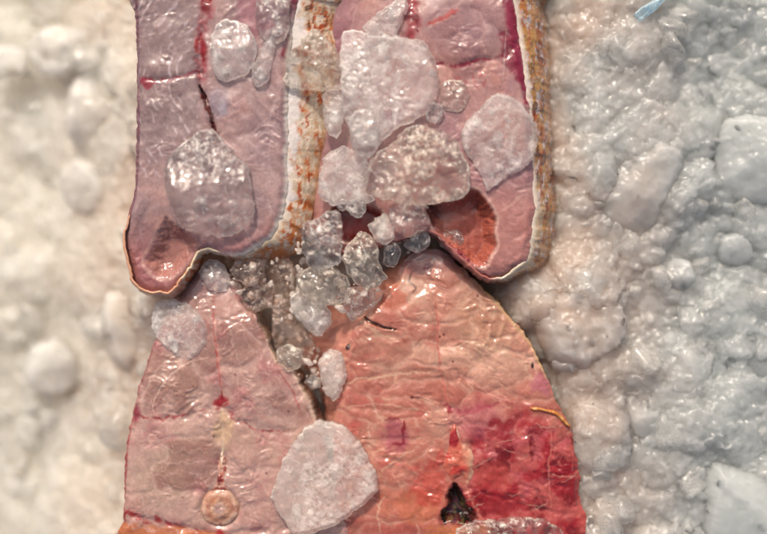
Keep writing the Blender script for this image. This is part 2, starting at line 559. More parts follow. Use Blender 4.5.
def skin_part(name, out5, ztop, depth, paint, parent, rel=0.5, K=26, tuck=-1.5, prof=1.5):
    """skin wrapped round the slice. out5 rows: x, y, dx, dy (how far the lower edge stands out)"""
    n = len(out5)
    area = 0.5 * np.sum(out5[:, 0] * np.roll(out5[:, 1], -1) - np.roll(out5[:, 0], -1) * out5[:, 1])
    T = np.roll(out5[:, :2], -2, 0) - np.roll(out5[:, :2], 2, 0)
    T /= np.linalg.norm(T, axis=1)[:, None] + 1e-9
    Nn = np.column_stack([T[:, 1], -T[:, 0]]) * (1 if area > 0 else -1)
    D = out5[:, 2:4]
    s = np.concatenate([[0], np.cumsum(np.hypot(*np.diff(out5[:, :2], axis=0).T))])
    rows, uvs = [], []
    wid = np.hypot(D[:, 0], D[:, 1])
    for k in range(K + 1):
        t = k / K
        P = out5[:, :2] + D * t + Nn * (tuck + 1.6 * math.sin(math.pi * min(1, t * 1.4 + .05)) * (1 + wid / 30.0))[:, None] if False else out5[:, :2] + D * t + Nn * (tuck + 3.0 * math.sin(math.pi * t) ** 0.8)
        z = ztop - 0.6 - depth * t ** prof
        rows.append(np.column_stack([P, z if np.ndim(z) else np.full(n, z)]))
        uvs.append(np.column_stack([s, np.full(n, t) * (wid + 6), np.full(n, t)]))
    G = np.array(rows); U = np.array(uvs).reshape(-1, 3)
    G = G.reshape(-1, 3)
    G0 = G.copy()
    q = np.column_stack([U[:, 0] / 8.0, U[:, 1] / 4.5]) + 0.6 * np.column_stack([fbm(U[:, :2] / 7.0, 3, 1), fbm(U[:, :2] / 7.0, 3, 2)])
    f1, f2, cid = worley(q, 31)
    relief = rel * (1.0 * (f2 - f1).clip(0, 0.6) + 0.5 * fbm(U[:, :2] / 3.0, 3, 5))
    fade = smooth(0, 0.12, U[:, 2])
    nx = np.tile(Nn, (K + 1, 1))
    G[:, :2] += nx * (relief * fade)[:, None] * 0.6
    G[:, 2] += relief * fade * 0.9
    col = paint(G0[:, :2], U, cid, f2 - f1)
    idx = np.arange((K + 1) * n).reshape(K + 1, n)
    a, b = idx[:-1], idx[1:]
    quads = np.column_stack([a.ravel(), b.ravel(), np.roll(b, -1, 1).ravel(), np.roll(a, -1, 1).ravel()])
    if area > 0: quads = quads[:, ::-1]
    # inner side of the skin, 1.5 units further in
    In = G.copy(); In[:, :2] -= nx * 1.6; In[:, 2] -= 0.2
    m = len(G)
    q2 = quads[:, ::-1] + m
    top = np.column_stack([idx[0], np.roll(idx[0], -1), np.roll(idx[0], -1) + m, idx[0] + m])
    bot = np.column_stack([idx[-1], np.roll(idx[-1], -1), np.roll(idx[-1], -1) + m, idx[-1] + m])[:, ::-1]
    V = np.vstack([W2(G[:, :2], G[:, 2]), W2(In[:, :2], In[:, 2])])
    return make_mesh(name, V, quads=np.vstack([quads, q2, top, bot]), attrs={"Col": np.vstack([col, col]), "Wet": np.full(2 * len(col), 0.5)}, mat=M_SKIN, parent=parent)

def wet(P, seed, a=0.45, s=9.0):
    """the small soft relief of wet meat: long swells, and patches where the film of water wrinkles"""
    patch = smooth(-0.02, 0.4, fbm(P / 19.0, 3, seed + 31))
    ang = 0.35 * math.sin(seed)
    Q = P + 8 * np.column_stack([fbm(P / 24.0, 2, seed + 40), fbm(P / 24.0, 2, seed + 44)])
    Q = Q + 10 * np.column_stack([fbm(P / 34.0, 2, seed + 60), fbm(P / 34.0, 2, seed + 64)])
    q = np.column_stack([Q[:, 0] * np.cos(ang) + Q[:, 1] * np.sin(ang), -Q[:, 0] * np.sin(ang) + Q[:, 1] * np.cos(ang)])
    return a * (2.4 * fbm(P / (s * 2.0), 2, seed, 0.35) + 1.25 * patch * fbm(q / np.array([7.5, 4.0]), 2, seed + 3, 0.5) + 0.5 * patch * fbm(P / 3.4, 2, seed + 6))

def flakes(P, size, seed, warp=0.45):
    """muscle flakes of the cut: distance to the sheet between two flakes (0 at it), and a tone for each flake"""
    q = P / np.asarray(size, float)
    q = q + warp * np.column_stack([fbm(P / 32.0, 3, seed), fbm(P / 32.0, 3, seed + 7)])
    f1, f2, cid = worley(q, seed + 11)
    return f2 - f1, cid

def paint_flakes(p, P, size, seed, pale, dark, k=0.6, kt=0.45, mask=1.0):
    e, cid = flakes(P, size, seed)
    p.mix(dark, kt * smooth(0.35, 1.0, cid) * smooth(0.02, 0.25, e) * mask)
    p.mix(pale, kt * 0.7 * (1 - smooth(0.0, 0.4, cid)) * smooth(0.02, 0.3, e) * mask)
    w = smooth(-0.35, 0.25, fbm(P / 13.0, 3, seed + 21))
    p.mix(pale, k * (1 - smooth(0.012, 0.05, e)) * w * mask)
    p.mix(pale, 0.3 * k * (1 - smooth(0.03, 0.16, e)) * mask)

def wet_mask(P, seed):
    """where the water film stands in beads and wrinkles"""
    return np.clip(0.12 + smooth(0.0, 0.35, fbm(P / 22.0, 3, seed + 31)) * smooth(-0.35, 0.3, fbm(P / 7.0, 3, seed + 37)), 0, 1)

def groove(P, L, depth, wd, seed=1, brk=0.5):
    """a shallow crease that wanders and fades in and out"""
    W = P + 2.2 * np.column_stack([fbm(P / 9.0, 3, seed), fbm(P / 9.0, 3, seed + 5)])
    dd, _, _ = pdist(W, L)
    k = smooth(-brk, 0.5, fbm(P / 16.0, 3, seed + 9) + 0.1)
    return depth * k * (1 - smooth(0.2, wd, dd)) + 0.35 * depth * (1 - smooth(0.5, wd * 2.2, dd))

def carve(P, z, poly, depth, soft=4.0):
    pl = spline(poly, step=3)
    ins = inside(P, pl)
    dd, _, _ = pdist(P, pl, True)
    sd = np.where(ins, dd, -dd)
    sd = sd + 2.6 * fbm(P / 6.0, 4, 77, 0.65)
    k = smooth(-1.0, soft, sd)
    return z - depth * k, k

def ridges(P, cx, cy, freq, seed, warp=9.0, sx=1.0, sy=1.0):
    q = P + warp * np.column_stack([fbm(P / 30.0, 3, seed), fbm(P / 30.0, 3, seed + 7)])
    r = np.hypot((q[:, 0] - cx) * sx, (q[:, 1] - cy) * sy)
    v = 0.5 + 0.5 * np.sin(r * freq * 2 * np.pi)
    return v ** 2.2, r

# ---- steak A: upper one, its grey-lilac face split by a blood seam, white skin rim
A5 = [(138, -30, 0, 0), (139, 20, 0, 0), (141, 60, 0, 0), (141, 100, 0, 0), (140, 150, 0, 0), (139, 185, -1, 0), (133, 213, -1, 1), (127, 236, -2, 1),
      (129, 255, -3, 2), (135, 280, -3, 3), (147, 292, -2, 4), (161, 294, 0, 4), (175, 292, 2, 3), (186, 280, 1, 2), (193, 270, 0, 1), (202, 255, 0, 2),
      (212, 251, 0, 3), (222, 253, 1, 3), (238, 257, 3, 4), (256, 249, 18, 12), (275, 235, 25, 15), (288, 200, 27, 8), (290, 160, 33, 0), (290, 110, 46, 0),
      (292, 60, 49, 0), (296, 20, 43, 0), (299, -30, 40, 0)]
A = ragged(spline(A5, step=1.6), 1.2, 1)
A_HOLE = [(168, 216), (180, 224), (196, 232), (206, 243), (196, 257), (188, 268), (175, 278), (160, 279), (148, 268), (146, 258), (156, 240)]
def hA(P, d):
    z = 70 - 5.0 * (1 - smooth(-2, 9, d)) + wet(P, 11, 0.5)
    z = z + 0.5 * smooth(0.0, 0.4, flakes(P, (34, 46), 501)[0])
    v, r = ridges(P, 206, 84, 1 / 7.0, 21, 7, 1.0, 0.7)
    left = (1 - smooth(200, 212, P[:, 0])) * (1 - smooth(160, 210, P[:, 1]))
    z = z + 0.18 * v * left * smooth(-0.3, 0.3, fbm(P / 9.0, 3, 77))
    v2, _ = ridges(P, 330, 60, 1 / 13.0, 22, 16)
    z = z + 0.3 * v2 * (1 - left) * (1 - smooth(150, 230, P[:, 1]))
    z = z - groove(P, [(209, -30), (211, 12), (205, 35), (203, 60), (206, 95), (213, 118), (218, 136), (220, 150)], 3.5, 6, 11)
    gap, tt, _ = pdist(P + 1.6 * np.column_stack([fbm(P / 5.0, 3, 8), fbm(P / 5.0, 3, 9)]), [(203, 88), (208, 104), (214, 118), (219, 138)])
    z = z - 8 * (1 - smooth(0.2, 0.6 + 2.6 * np.sin(np.pi * np.clip(tt, 0.03, 0.97)), gap))
    z = z - groove(P, [(141, 80), (160, 84), (178, 81), (204, 76)], 1.1, 4, 12)
    z, k = carve(P, z, A_HOLE, 11, 17)
    z = z - 10 * (1 - smooth(30, 90, np.hypot(P[:, 0] - 150, P[:, 1] - 290)))
    return z
def cA(P, d, z):
    p = Paint(P, (190, 156, 156))
    f = fbm(P / 26.0, 4, 3)
    p.mix((172, 144, 150), 0.7 * smooth(-0.1, 0.5, f))
    p.mix((205, 158, 152), 0.7 * smooth(0.0, 0.5, fbm(P / 40.0, 3, 8)))
    left = (1 - smooth(198, 210, P[:, 0]))
    p.mix((162, 140, 142), 0.75 * left * (1 - smooth(120, 190, P[:, 1])))
    v, r = ridges(P, 206, 84, 1 / 7.0, 21, 7, 1.0, 0.7)
    br = smooth(-0.25, 0.35, fbm(P / 9.0, 3, 77))
    p.mix((232, 214, 222), 0.7 * v ** 1.6 * smooth(-0.05, 0.35, fbm(P / np.array([5.0, 11.0]), 3, 78)) * left * (1 - smooth(160, 205, P[:, 1])) * smooth(8, 24, r))
    v2, _ = ridges(P, 330, 60, 1 / 13.0, 22, 16)
    p.mix((220, 190, 196), 0.42 * (v2 ** 2) * br * (1 - left) * (1 - smooth(150, 230, P[:, 1])))
    p.mix((196, 128, 128), 0.75 * smooth(205, 262, P[:, 1]) )
    p.mix((178, 104, 108), 0.6 * (1 - smooth(0, 26, np.hypot(P[:, 0] - 140, P[:, 1] - 280) - 18)))
    p.mix((222, 196, 200), 0.3 * (1 - smooth(0.0, 0.06, np.abs(fbm(P / 24.0, 4, 95)))) * (1 - left))
    paint_flakes(p, P, (34, 46), 501, (214, 182, 186), (150, 112, 118), 0.5, 0.4, (1 - 0.6 * left))
    # blood seam down the middle
    p.line([(209, -30), (211, 12), (206, 33), (203, 55), (206, 80)], 7, (182, 88, 98), 0.8, 4, 5, 0.2, False)
    p.line([(209, -30), (210, 12)], 7.5, (140, 8, 24), 1, 3, 6, 0.1, False)
    p.line([(203, 40), (206, 52), (208, 70)], 4.5, (160, 14, 22), 1, 3, 7, 0.25)
    p.line([(201, 44), (199, 56)], 3, (196, 60, 60), 0.8, 2, 8)
    p.line([(203, 88), (208, 104), (214, 118), (219, 138)], 2.8, (126, 30, 36), 0.9, 2.4, 8, 0.2)
    p.blob(222, 106, 11, (156, 152, 176), 0.45, 0.4, 12, ry=16)
    p.blob(226, 112, 5, (205, 205, 222), 0.4, 0.6, 13, ry=9)
    p.line([(146, 82), (160, 85), (175, 83), (202, 74)], 2.4, (170, 62, 84), 0.85, 3, 9, 0.35)
    p.blob(150, 86, 10, (165, 30, 62), 0.85, 0.7, 14, ry=6)
    p.line([(299, -30), (298, 20), (293, 42), (289, 60)], 7, (148, 30, 62), 0.9, 4, 15, 0.2, False)
    p.line([(275, 30), (285, 44), (293, 52)], 4, (185, 40, 62), 0.8, 4, 16, 0.35)
    p.blob(258, 20, 24, (178, 112, 128), 0.7, 0.5, 17, ry=30)
    p.line([(141, -20), (142, 60), (142, 150), (140, 190), (131, 225)], 2.2, (120, 60, 84), 0.75, 1, 18, 0.15, False)
    # inside of the belly fold
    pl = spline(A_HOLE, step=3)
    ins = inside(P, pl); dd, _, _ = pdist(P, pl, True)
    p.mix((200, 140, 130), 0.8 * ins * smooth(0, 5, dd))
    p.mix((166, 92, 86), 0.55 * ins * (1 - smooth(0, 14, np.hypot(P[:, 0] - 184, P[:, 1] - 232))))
    p.mix((222, 178, 170), 0.6 * (1 - smooth(0.5, 3.0, dd)) * (P[:, 0] < 200))
    p.mix((226, 150, 112), 0.8 * (1 - smooth(0.5, 3.2, d)) * smooth(225, 245, P[:, 1]) * (1 - smooth(176, 186, P[:, 0])))
    p.mix((232, 220, 214), 0.9 * (1 - smooth(1.5, 6.0, d + 1.2 * fbm(P / 8.0, 2, 4))) * smooth(215, 245, P[:, 0]) * smooth(60, 100, P[:, 1] + P[:, 0] * 0.2))
    return p.c
def skA(P, U, cid, edge):
    p = Paint(P, (206, 182, 156))
    y = P[:, 1]
    q = np.column_stack([P[:, 0] / 4.0, P[:, 1] / 9.0]) + 0.5 * np.column_stack([fbm(P / 5.0, 3, 44), fbm(P / 5.0, 3, 45)])
    low = smooth(190, 245, y)
    q2 = np.column_stack([(P[:, 0] + P[:, 1]) / 13.0, (P[:, 0] - P[:, 1]) / 7.0])
    f = fbm(q, 4, 41, 0.6) * (1 - low) + fbm(q2, 4, 42, 0.6) * low
    g = fbm(q * 1.3 + 9, 4, 47, 0.6)
    t = U[:, 2]
    inn = smooth(0.10, 0.26, t + 0.25 * fbm(P / 9.0, 3, 46)) 
    p.mix((232, 222, 218), 0.95 * (1 - inn))
    p.mix((214, 140, 84), 0.9 * inn * smooth(-0.12, 0.14, f))
    p.mix((176, 80, 36), inn * smooth(0.08, 0.26, f) * (0.5 + 0.5 * (t < 0.7)))
    p.mix((92, 58, 38), 0.9 * inn * smooth(0.15, 0.4, g) * (1 - smooth(70, 120, y)))
    p.mix((236, 222, 204), 0.8 * inn * smooth(0.08, 0.25, -g))
    p.mix((208, 150, 90), 0.6 * smooth(0.7, 1.0, t))
    p.mix((216, 124, 52), 0.8 * low * inn * smooth(-0.2, 0.15, g))
    p.mix((236, 206, 150), 0.6 * low * (1 - inn))
    fl = (P[:, 0] < 185) & (y > 200)
    p.mix((214, 150, 118), 0.85 * fl)
    p.mix((130, 66, 84), 0.8 * ((P[:, 0] < 160) & (y < 215)))
    return p.c

sA = root_at("fish_steak", 215, 130, 20, "upper fish steak with grey lilac flesh, white rim and orange-flecked skin, beside the brown-striped steak", "fish steak", "raw fish steaks laid on the ice")
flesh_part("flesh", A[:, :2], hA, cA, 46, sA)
skin_part("skin", A, 66.8, 52 - 29 * smooth(255, 285, A[:, 0]) * (1 - smooth(244, 262, A[:, 1])), skA, sA, prof=1.35)

# ---- steak B: upper one with the broad brown and yellow skin
B5 = [(318, -30, 0, 0), (320, 40, 0, 0), (318, 120, 0, 0), (314, 170, 0, 0), (310, 205, 0, 0), (316, 236, 0, 2), (334, 250, 0, 3), (352, 252, 0, 2), (380, 246, 0, 2),
      (405, 238, 0, 1), (422, 232, 0, 1), (434, 236, 0, 1), (450, 252, 0, 1), (466, 266, 1, 1), (480, 277, 1, 2), (494, 281, 2, 3), (513, 272, 12, 6), (525, 256, 28, 6),
      (530, 238, 32, 2), (533, 215, 32, 0), (532, 190, 31, 0), (530, 150, 31, 0), (526, 98, 32, 0), (519, 45, 38, 0), (512, 0, 39, 0), (509, -30, 39, 0)]
B = ragged(spline(B5, step=1.6), 1.2, 2)
B_HOLE = [(424, 204), (445, 200), (470, 189), (484, 198), (495, 217), (494, 232), (496, 246), (489, 258), (484, 268), (470, 266), (450, 250), (436, 236), (428, 222)]
B_HOLE2 = [(332, 206), (350, 202), (372, 206), (386, 216), (384, 232), (366, 240), (344, 242), (330, 228)]
def hB(P, d):
    z = 46 + 24 * smooth(325, 415, P[:, 0]) - 5.0 * (1 - smooth(-2, 9, d)) + wet(P, 31, 0.45, 11)
    z = z + 0.6 * smooth(0.0, 0.4, flakes(P, (44, 34), 511)[0])
    z = z - groove(P, [(413, -30), (412, 15), (408, 40), (400, 70), (396, 120)], 3.0, 7, 13)
    z = z - groove(P, spline([(425, 64), (440, 68), (455, 70), (472, 66), (486, 64), (502, 60), (514, 48)], False, 4), 1.3, 5, 14)
    z = z + 3.0 * (1 - smooth(20, 45, np.hypot((P[:, 0] - 460) * 0.8, P[:, 1] - 32)))
    z, k = carve(P, z, B_HOLE, 21, 14)
    z, k = carve(P, z, B_HOLE2, 26, 8)
    z = z - 6 * (1 - smooth(0, 40, P[:, 1] * -1 + 290 + (P[:, 0] - 480) * 0.1))
    return z
def cB(P, d, z):
    p = Paint(P, (200, 152, 150))
    p.mix((182, 140, 152), 0.6 * smooth(-0.1, 0.5, fbm(P / 30.0, 4, 33)))
    p.mix((212, 148, 134), 0.6 * smooth(0.0, 0.5, fbm(P / 34.0, 4, 38)))
    p.mix((172, 132, 140), 0.7 * (1 - smooth(20, 48, np.hypot((P[:, 0] - 462) * 0.8, P[:, 1] - 30))))
    p.mix((150, 82, 108), 0.75 * (1 - smooth(335, 372, P[:, 0])) * (1 - smooth(60, 120, P[:, 1])))
    paint_flakes(p, P, (44, 34), 511, (222, 184, 180), (158, 108, 112), 0.5, 0.4)
    for k, yy in enumerate((8, 20, 38, 52)):
        p.line([(428, yy), (450, yy - 5), (480, yy - 3), (505, yy + 4)], 1.4, (214, 170, 172), 0.45, 3, 60 + k, 0.35)
    p.line([(425, 64), (440, 68), (455, 70), (472, 66), (486, 64), (502, 60)], 2.6, (156, 28, 60), 0.9, 3, 35, 0.25)
    p.line([(497, -30), (504, 0), (510, 30), (515, 60), (519, 84), (524, 104)], 8, (158, 22, 68), 0.95, 2, 36, 0.05)
    p.line([(500, 40), (512, 70), (516, 82)], 11, (150, 18, 62), 0.85, 3, 37, 0.1)
    p.line([(504, 36), (502, 60), (500, 92)], 1.0, (226, 190, 190), 0.6, 1, 39, 0.2)
    p.line([(411, -30), (413, 5), (407, 16), (414, 26), (410, 38)], 8, (176, 60, 70), 0.85, 5, 40, 0.2, False)
    p.line([(412, 12), (405, 20), (414, 24), (418, 34)], 4, (128, 12, 30), 0.95, 4, 41, 0.3)
    p.line([(425, 30), (440, 24), (456, 15)], 3, (206, 70, 66), 0.8, 3, 42, 0.25)
    p.line([(428, 33), (444, 27), (455, 20)], 1.2, (232, 190, 180), 0.6, 3, 43, 0.3)
    for a, b in (((480, 74), (482, 92)), ((470, 76), (476, 95)), ((452, 80), (466, 86))):
        p.line([a, b], 3, (190, 92, 98), 0.6, 3, 44, 0.3)
    p.mix((204, 136, 128), 0.7 * smooth(160, 230, P[:, 1]))
    for H, c1, c2 in ((B_HOLE, (196, 100, 80), (128, 34, 34)), (B_HOLE2, (160, 48, 50), (130, 26, 34))):
        pl = spline(H, step=3); ins = inside(P, pl); dd, _, _ = pdist(P, pl, True)
        p.mix(c1, 0.95 * ins * smooth(0, 4, dd))
        if H is B_HOLE:
            st = vnoise(np.column_stack([P[:, 0] / 4.0, P[:, 1] / 40.0]), 9)
            p.mix((150, 62, 40), 0.6 * ins * smooth(450, 475, P[:, 0]) * smooth(-.3, .5, st))
            p.mix((208, 136, 122), 0.7 * ins * (1 - smooth(440, 462, P[:, 0])) * smooth(0, 5, dd))
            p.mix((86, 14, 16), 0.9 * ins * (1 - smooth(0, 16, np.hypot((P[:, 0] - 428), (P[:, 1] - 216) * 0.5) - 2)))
        p.mix((232, 190, 178), 0.65 * (1 - smooth(0.4, 2.6, dd)))
    p.line([(440, 242), (455, 252), (470, 268), (490, 280)], 5, (150, 44, 70), 0.8, 2, 45, 0.15)
    p.line([(494, 215), (505, 210), (515, 200), (524, 195)], 1.6, (230, 184, 176), 0.6, 2, 46, 0.1)
    return p.c
def skB(P, U, cid, edge):
    p = Paint(P, (188, 140, 90))
    q = np.column_stack([P[:, 0] / 3.6, P[:, 1] / 12.0]) + 0.5 * np.column_stack([fbm(P / 5.0, 3, 58), fbm(P / 5.0, 3, 59)])
    low = smooth(225, 262, P[:, 1])
    q2 = np.column_stack([(P[:, 0] - 1.3 * P[:, 1]) / 7.0, (P[:, 0] + P[:, 1] * .7) / 16.0])
    F = lambda sd, k=1.0: fbm(q * k, 4, sd, 0.65) * (1 - low) + fbm(q2 * k, 4, sd, 0.65) * low
    f, g, h, e = F(51), F(52), F(53, 1.4), F(54, 1.2)
    p.mix((158, 80, 44), smooth(-0.05, 0.15, f))
    p.mix((112, 48, 34), smooth(0.22, 0.40, f))
    p.mix((200, 158, 80), 0.6 * smooth(0.12, 0.30, g))
    p.mix((206, 196, 200), 0.9 * smooth(0.12, 0.30, h))
    p.mix((84, 56, 54), 0.8 * smooth(0.22, 0.40, e))
    p.mix((190, 100, 46), 0.6 * smooth(0.1, 0.4, -e))
    t = U[:, 2]
    p.mix((228, 214, 202), 0.85 * (1 - smooth(0.04, 0.13, t)))
    p.mix((220, 205, 180), 0.6 * smooth(150, 250, P[:, 1]) * (1 - smooth(0.1, 0.4, t + 0.2 * f)))
    p.mix((230, 176, 84), 0.5 * low * smooth(0.5, 0.9, t))
    p.mix((170, 96, 88), 0.95 * (1 - smooth(486, 500, P[:, 0])))
    return p.c
sB = root_at("fish_steak", 425, 130, 20, "upper fish steak with broad brown, yellow and white striped skin along one side", "fish steak", "raw fish steaks laid on the ice")
flesh_part("flesh", B[:, :2], hB, cB, 44, sB)
skin_part("skin", B, 43.2 + 24 * smooth(325, 415, B[:, 0]), 26 + 24 * smooth(325, 415, B[:, 0]), skB, sB, rel=0.8, prof=1.35)

# ---- steak C: lower pale one with the round backbone
C5 = [(205, 262, 0, 0), (213, 264, 0, 0), (226, 274, 1, 0), (240, 295, 3, 0), (252, 312, 5, 0), (262, 332, 5, 0), (270, 352, 4, 0), (284, 366, 4, -1), (296, 380, 6, -1), (306, 398, 5, -1),
      (316, 422, 5, 0), (326, 450, 4, 0), (334, 490, 2, 0), (338, 560, 2, 0), (119, 565, -1, 0), (122, 523, -1, 0), (123, 480, -1, 0), (124, 455, -1, 0), (129, 424, -1, 0),
      (133, 402, -1, 0), (146, 362, -1, 0), (158, 334, -1, 0), (172, 304, -1, 0), (190, 280, -1, 0), (197, 268, -1, 0)]
C = ragged(spline(C5, step=1.6), 1.4, 3)
CV = (219, 509)
SPC = [(212, 285), (214, 330), (220, 375), (221, 405), (221, 440), (221, 470), (221, 490)]
def hC(P, d):
    z = 46 - 3.0 * (1 - smooth(0, 7, d)) + wet(P, 61, 0.75, 11)
    z = z + 0.85 * smooth(0.0, 0.4, flakes(P, (52, 44), 521)[0])
    z = z - 9 * (1 - smooth(255, 330, P[:, 1]))
    z = z - groove(P, SPC, 1.8, 8, 15)
    z = z - groove(P, spline([(128, 416), (150, 421), (180, 417), (202, 413), (220, 404), (237, 421), (263, 431), (292, 432)], False, 4), 1.2, 6, 16)
    z = z - groove(P, [(124, 516), (158, 523), (190, 530), (225, 534), (300, 530)], 1.5, 5, 17)
    z = z + 3.0 * (1 - smooth(10, 38, np.hypot(P[:, 0] - 177, (P[:, 1] - 383)))) + 3.0 * (1 - smooth(10, 36, np.hypot(P[:, 0] - 262, (P[:, 1] - 385) * 0.8)))
    z = z + 2.0 * (1 - smooth(10, 30, np.hypot(P[:, 0] - 240, (P[:, 1] - 330) * 0.6)))
    r = np.hypot(P[:, 0] - CV[0], P[:, 1] - CV[1])
    z = z - 4 * (1 - smooth(15, 24, r))
    return z
def cC(P, d, z):
    p = Paint(P, (208, 166, 158))
    p.mix((202, 166, 148), 0.6 * smooth(-0.1, 0.4, fbm(P / 34.0, 4, 63)) * smooth(400, 440, P[:, 1]))
    p.mix((214, 164, 156), 0.5 * smooth(-0.1, 0.5, fbm(P / 24.0, 4, 64)))
    p.mix((192, 118, 122), 0.65 * smooth(0.0, 0.5, fbm(P / 22.0, 4, 65)))
    p.mix((188, 162, 144), 0.5 * (1 - smooth(14, 34, np.hypot(P[:, 0] - 160, P[:, 1] - 480) - 8)))
    p.mix((202, 164, 150), 0.7 * (1 - smooth(14, 38, np.hypot(P[:, 0] - 176, P[:, 1] - 384))))
    p.mix((204, 160, 168), 0.8 * (1 - smooth(275, 305, P[:, 1])))
    paint_flakes(p, P, (52, 44), 521, (228, 192, 182), (160, 112, 102), 0.6, 0.5)
    # muscle outlines: pale closed curves on both sides of the spine
    pale = (232, 196, 184)
    p.line([(206, 358), (190, 362), (172, 374), (158, 392), (152, 410), (156, 418)], 1.4, pale, 0.95, 2, 66)
    p.line([(206, 350), (184, 350), (160, 366), (146, 388), (138, 410)], 1.3, pale, 0.55, 2, 67)
    p.line([(202, 420), (180, 432), (160, 442), (140, 440), (130, 434)], 1.2, pale, 0.55, 3, 68, 0.1)
    p.line([(206, 462), (180, 464), (155, 462), (138, 470), (131, 488), (127, 506)], 1.6, (214, 176, 170), 0.65, 3, 69)
    p.line([(226, 300), (232, 340), (240, 366), (234, 392), (226, 408)], 1.2, pale, 0.45, 3, 70, 0.15)
    p.line([(240, 420), (262, 440), (290, 446), (318, 440)], 1.3, pale, 0.5, 3, 71, 0.15)
    p.line([(236, 470), (256, 480), (274, 500)], 1.3, pale, 0.4, 3, 72, 0.2)
    p.line([(242, 462), (262, 454), (284, 458), (274, 476), (250, 478), (242, 464)], 1.2, pale, 0.4, 3, 78, 0.1)
    for k, (x, y, rx, ry) in enumerate(((262, 392, 16, 20), (258, 330, 14, 22), (150, 492, 20, 18), (196, 330, 10, 14))):
        e = np.hypot((P[:, 0] - x) / rx, (P[:, 1] - y) / ry) + 0.12 * fbm(P / 9.0, 3, 90 + k)
        p.mix(pale, 0.3 * (1 - smooth(0.0, 0.07, np.abs(e - 1))))
    p.line(SPC[:4], 2.2, (216, 150, 140), 0.8, 2, 73)
    p.line([(212, 292), (213, 330), (218, 370), (221, 396)], 1.0, (204, 70, 66), 0.7, 2, 74, 0.25)
    p.blob(221, 402, 9, (178, 22, 38), 0.95, 0.8, 75, ry=7)
    p.line([(221, 392), (222, 405), (214, 410)], 2.2, (160, 12, 26), 0.9, 2, 76)
    p.line([(221, 412), (222, 440), (221, 462)], 1.8, (240, 214, 190), 0.85, 1, 77, 0, False)
    p.blob(222, 428, 12, (226, 190, 154), 0.7, 0.4, 79, ry=18)
    p.line([(135, 415), (150, 420), (180, 417), (204, 412)], 2.2, (176, 44, 52), 0.8, 3.5, 80, 0.45)
    p.line([(228, 412), (240, 424), (263, 432), (292, 433)], 2.2, (176, 50, 56), 0.75, 3.5, 81, 0.45)
    p.blob(134, 414, 7, (156, 40, 66), 0.85, 0.5, 82, ry=11)
    p.line([(129, 420), (124, 455), (122, 500), (122, 530)], 3.0, (160, 24, 44), 0.85, 1, 83, 0.1, False)
    p.line([(133, 402), (146, 362), (158, 334)], 2.2, (150, 50, 76), 0.8, 1, 84, 0.1)
    p.line([(121, 512), (140, 518), (158, 522), (176, 528), (200, 534)], 4.5, (176, 26, 28), 0.9, 4.5, 85, 0.35, False)
    y0 = 522 + (P[:, 0] - 122) * 0.10
    p.mix((206, 120, 70), 0.9 * smooth(-1, 5, P[:, 1] - y0 + 3 * fbm(P / 8.0, 2, 86)))
    p.blob(219, 534, 6, (190, 30, 30), 0.9, 0.5, 87)
    p.line([(265, 335), (275, 360), (292, 374), (305, 398), (316, 425)], 2.0, (226, 200, 180), 0.7, 1, 88, 0.05, False)
    p.line([(278, 372), (292, 392), (302, 416)], 1.6, (190, 80, 84), 0.6, 2, 89, 0.1)
    for k in range(34):
        x0 = 130 + (k * 61) % 170; y0 = 300 + (k * 47) % 220
        L_ = 8 + (k * 11) % 18; a_ = math.sin(k * 1.7)
        p.line([(x0, y0), (x0 + L_ * 0.5, y0 + L_ * 0.5 * a_ + 2), (x0 + L_, y0 + L_ * a_)], 0.8, (234, 202, 190), 0.4, 2.5, 400 + k, 0.25)
    p.mix((226, 190, 182), 0.55 * (1 - smooth(0.0, 0.06, np.abs(fbm(P / 20.0, 4, 95)))))
    for k in range(14):
        x, y = 140 + (k * 53) % 170, 350 + (k * 37) % 160
        p.blob(x, y, 1.3, (120, 60, 56), 0.7, 0.2, 100 + k)
    return p.c
def skC(P, U, cid, edge):
    p = Paint(P, (96, 70, 62))
    f = fbm(P / 7.0, 4, 92)
    p.mix((150, 112, 92), 0.8 * smooth(-0.1, 0.3, f))
    p.mix((60, 46, 44), 0.7 * smooth(0.1, 0.4, -f))
    p.mix((150, 52, 62), 0.8 * (P[:, 0] < 170))
    p.mix((214, 196, 176), 0.6 * (1 - smooth(0.05, 0.25, U[:, 2])) * (P[:, 0] > 200))
    return p.c
sC = root_at("fish_steak", 225, 400, 0, "lower pale pink fish steak showing its round backbone, half under a milky ice slab", "fish steak", "raw fish steaks laid on the ice")
flesh_part("flesh", C[:, :2], hC, cC, 40, sC)
skin_part("skin", C, 41 - 9 * (1 - smooth(255, 330, C[:, 1])), 40, skC, sC, rel=0.6, prof=1.0)
# round centrum of the backbone with its ring, and the spine above it
def disc(name, x, y, r, h, paint, parent, mat=M_BONE, step=0.6):
    a = np.linspace(0, 2 * np.pi, 60, endpoint=False)
    rr = r * (1 + 0.03 * np.sin(3 * a) + 0.02 * np.sin(5 * a + 1))
    poly = np.column_stack([x + rr * np.cos(a), y + rr * np.sin(a)])
    return flesh_part(name, poly, h, paint, 8, parent, step, mat)
def hV(P, d):
    r = np.hypot(P[:, 0] - CV[0], P[:, 1] - CV[1])
    return 44.5 + 4.5 * np.sqrt(np.clip(d / 12.0, 0, 1)) - 1.2 * np.exp(-((np.hypot(P[:, 0] - 221, P[:, 1] - 511) - 9) / 2.6) ** 2) * smooth(-0.4, 0.3, fbm(P / 9.0, 2, 14)) + 0.9 * fbm(P / 7.0, 3, 5) + 1.4 * (1 - smooth(0, 6, np.hypot(P[:, 0] - 222, P[:, 1] - 512))) - 1.5 * (1 - smooth(0, 3, d))
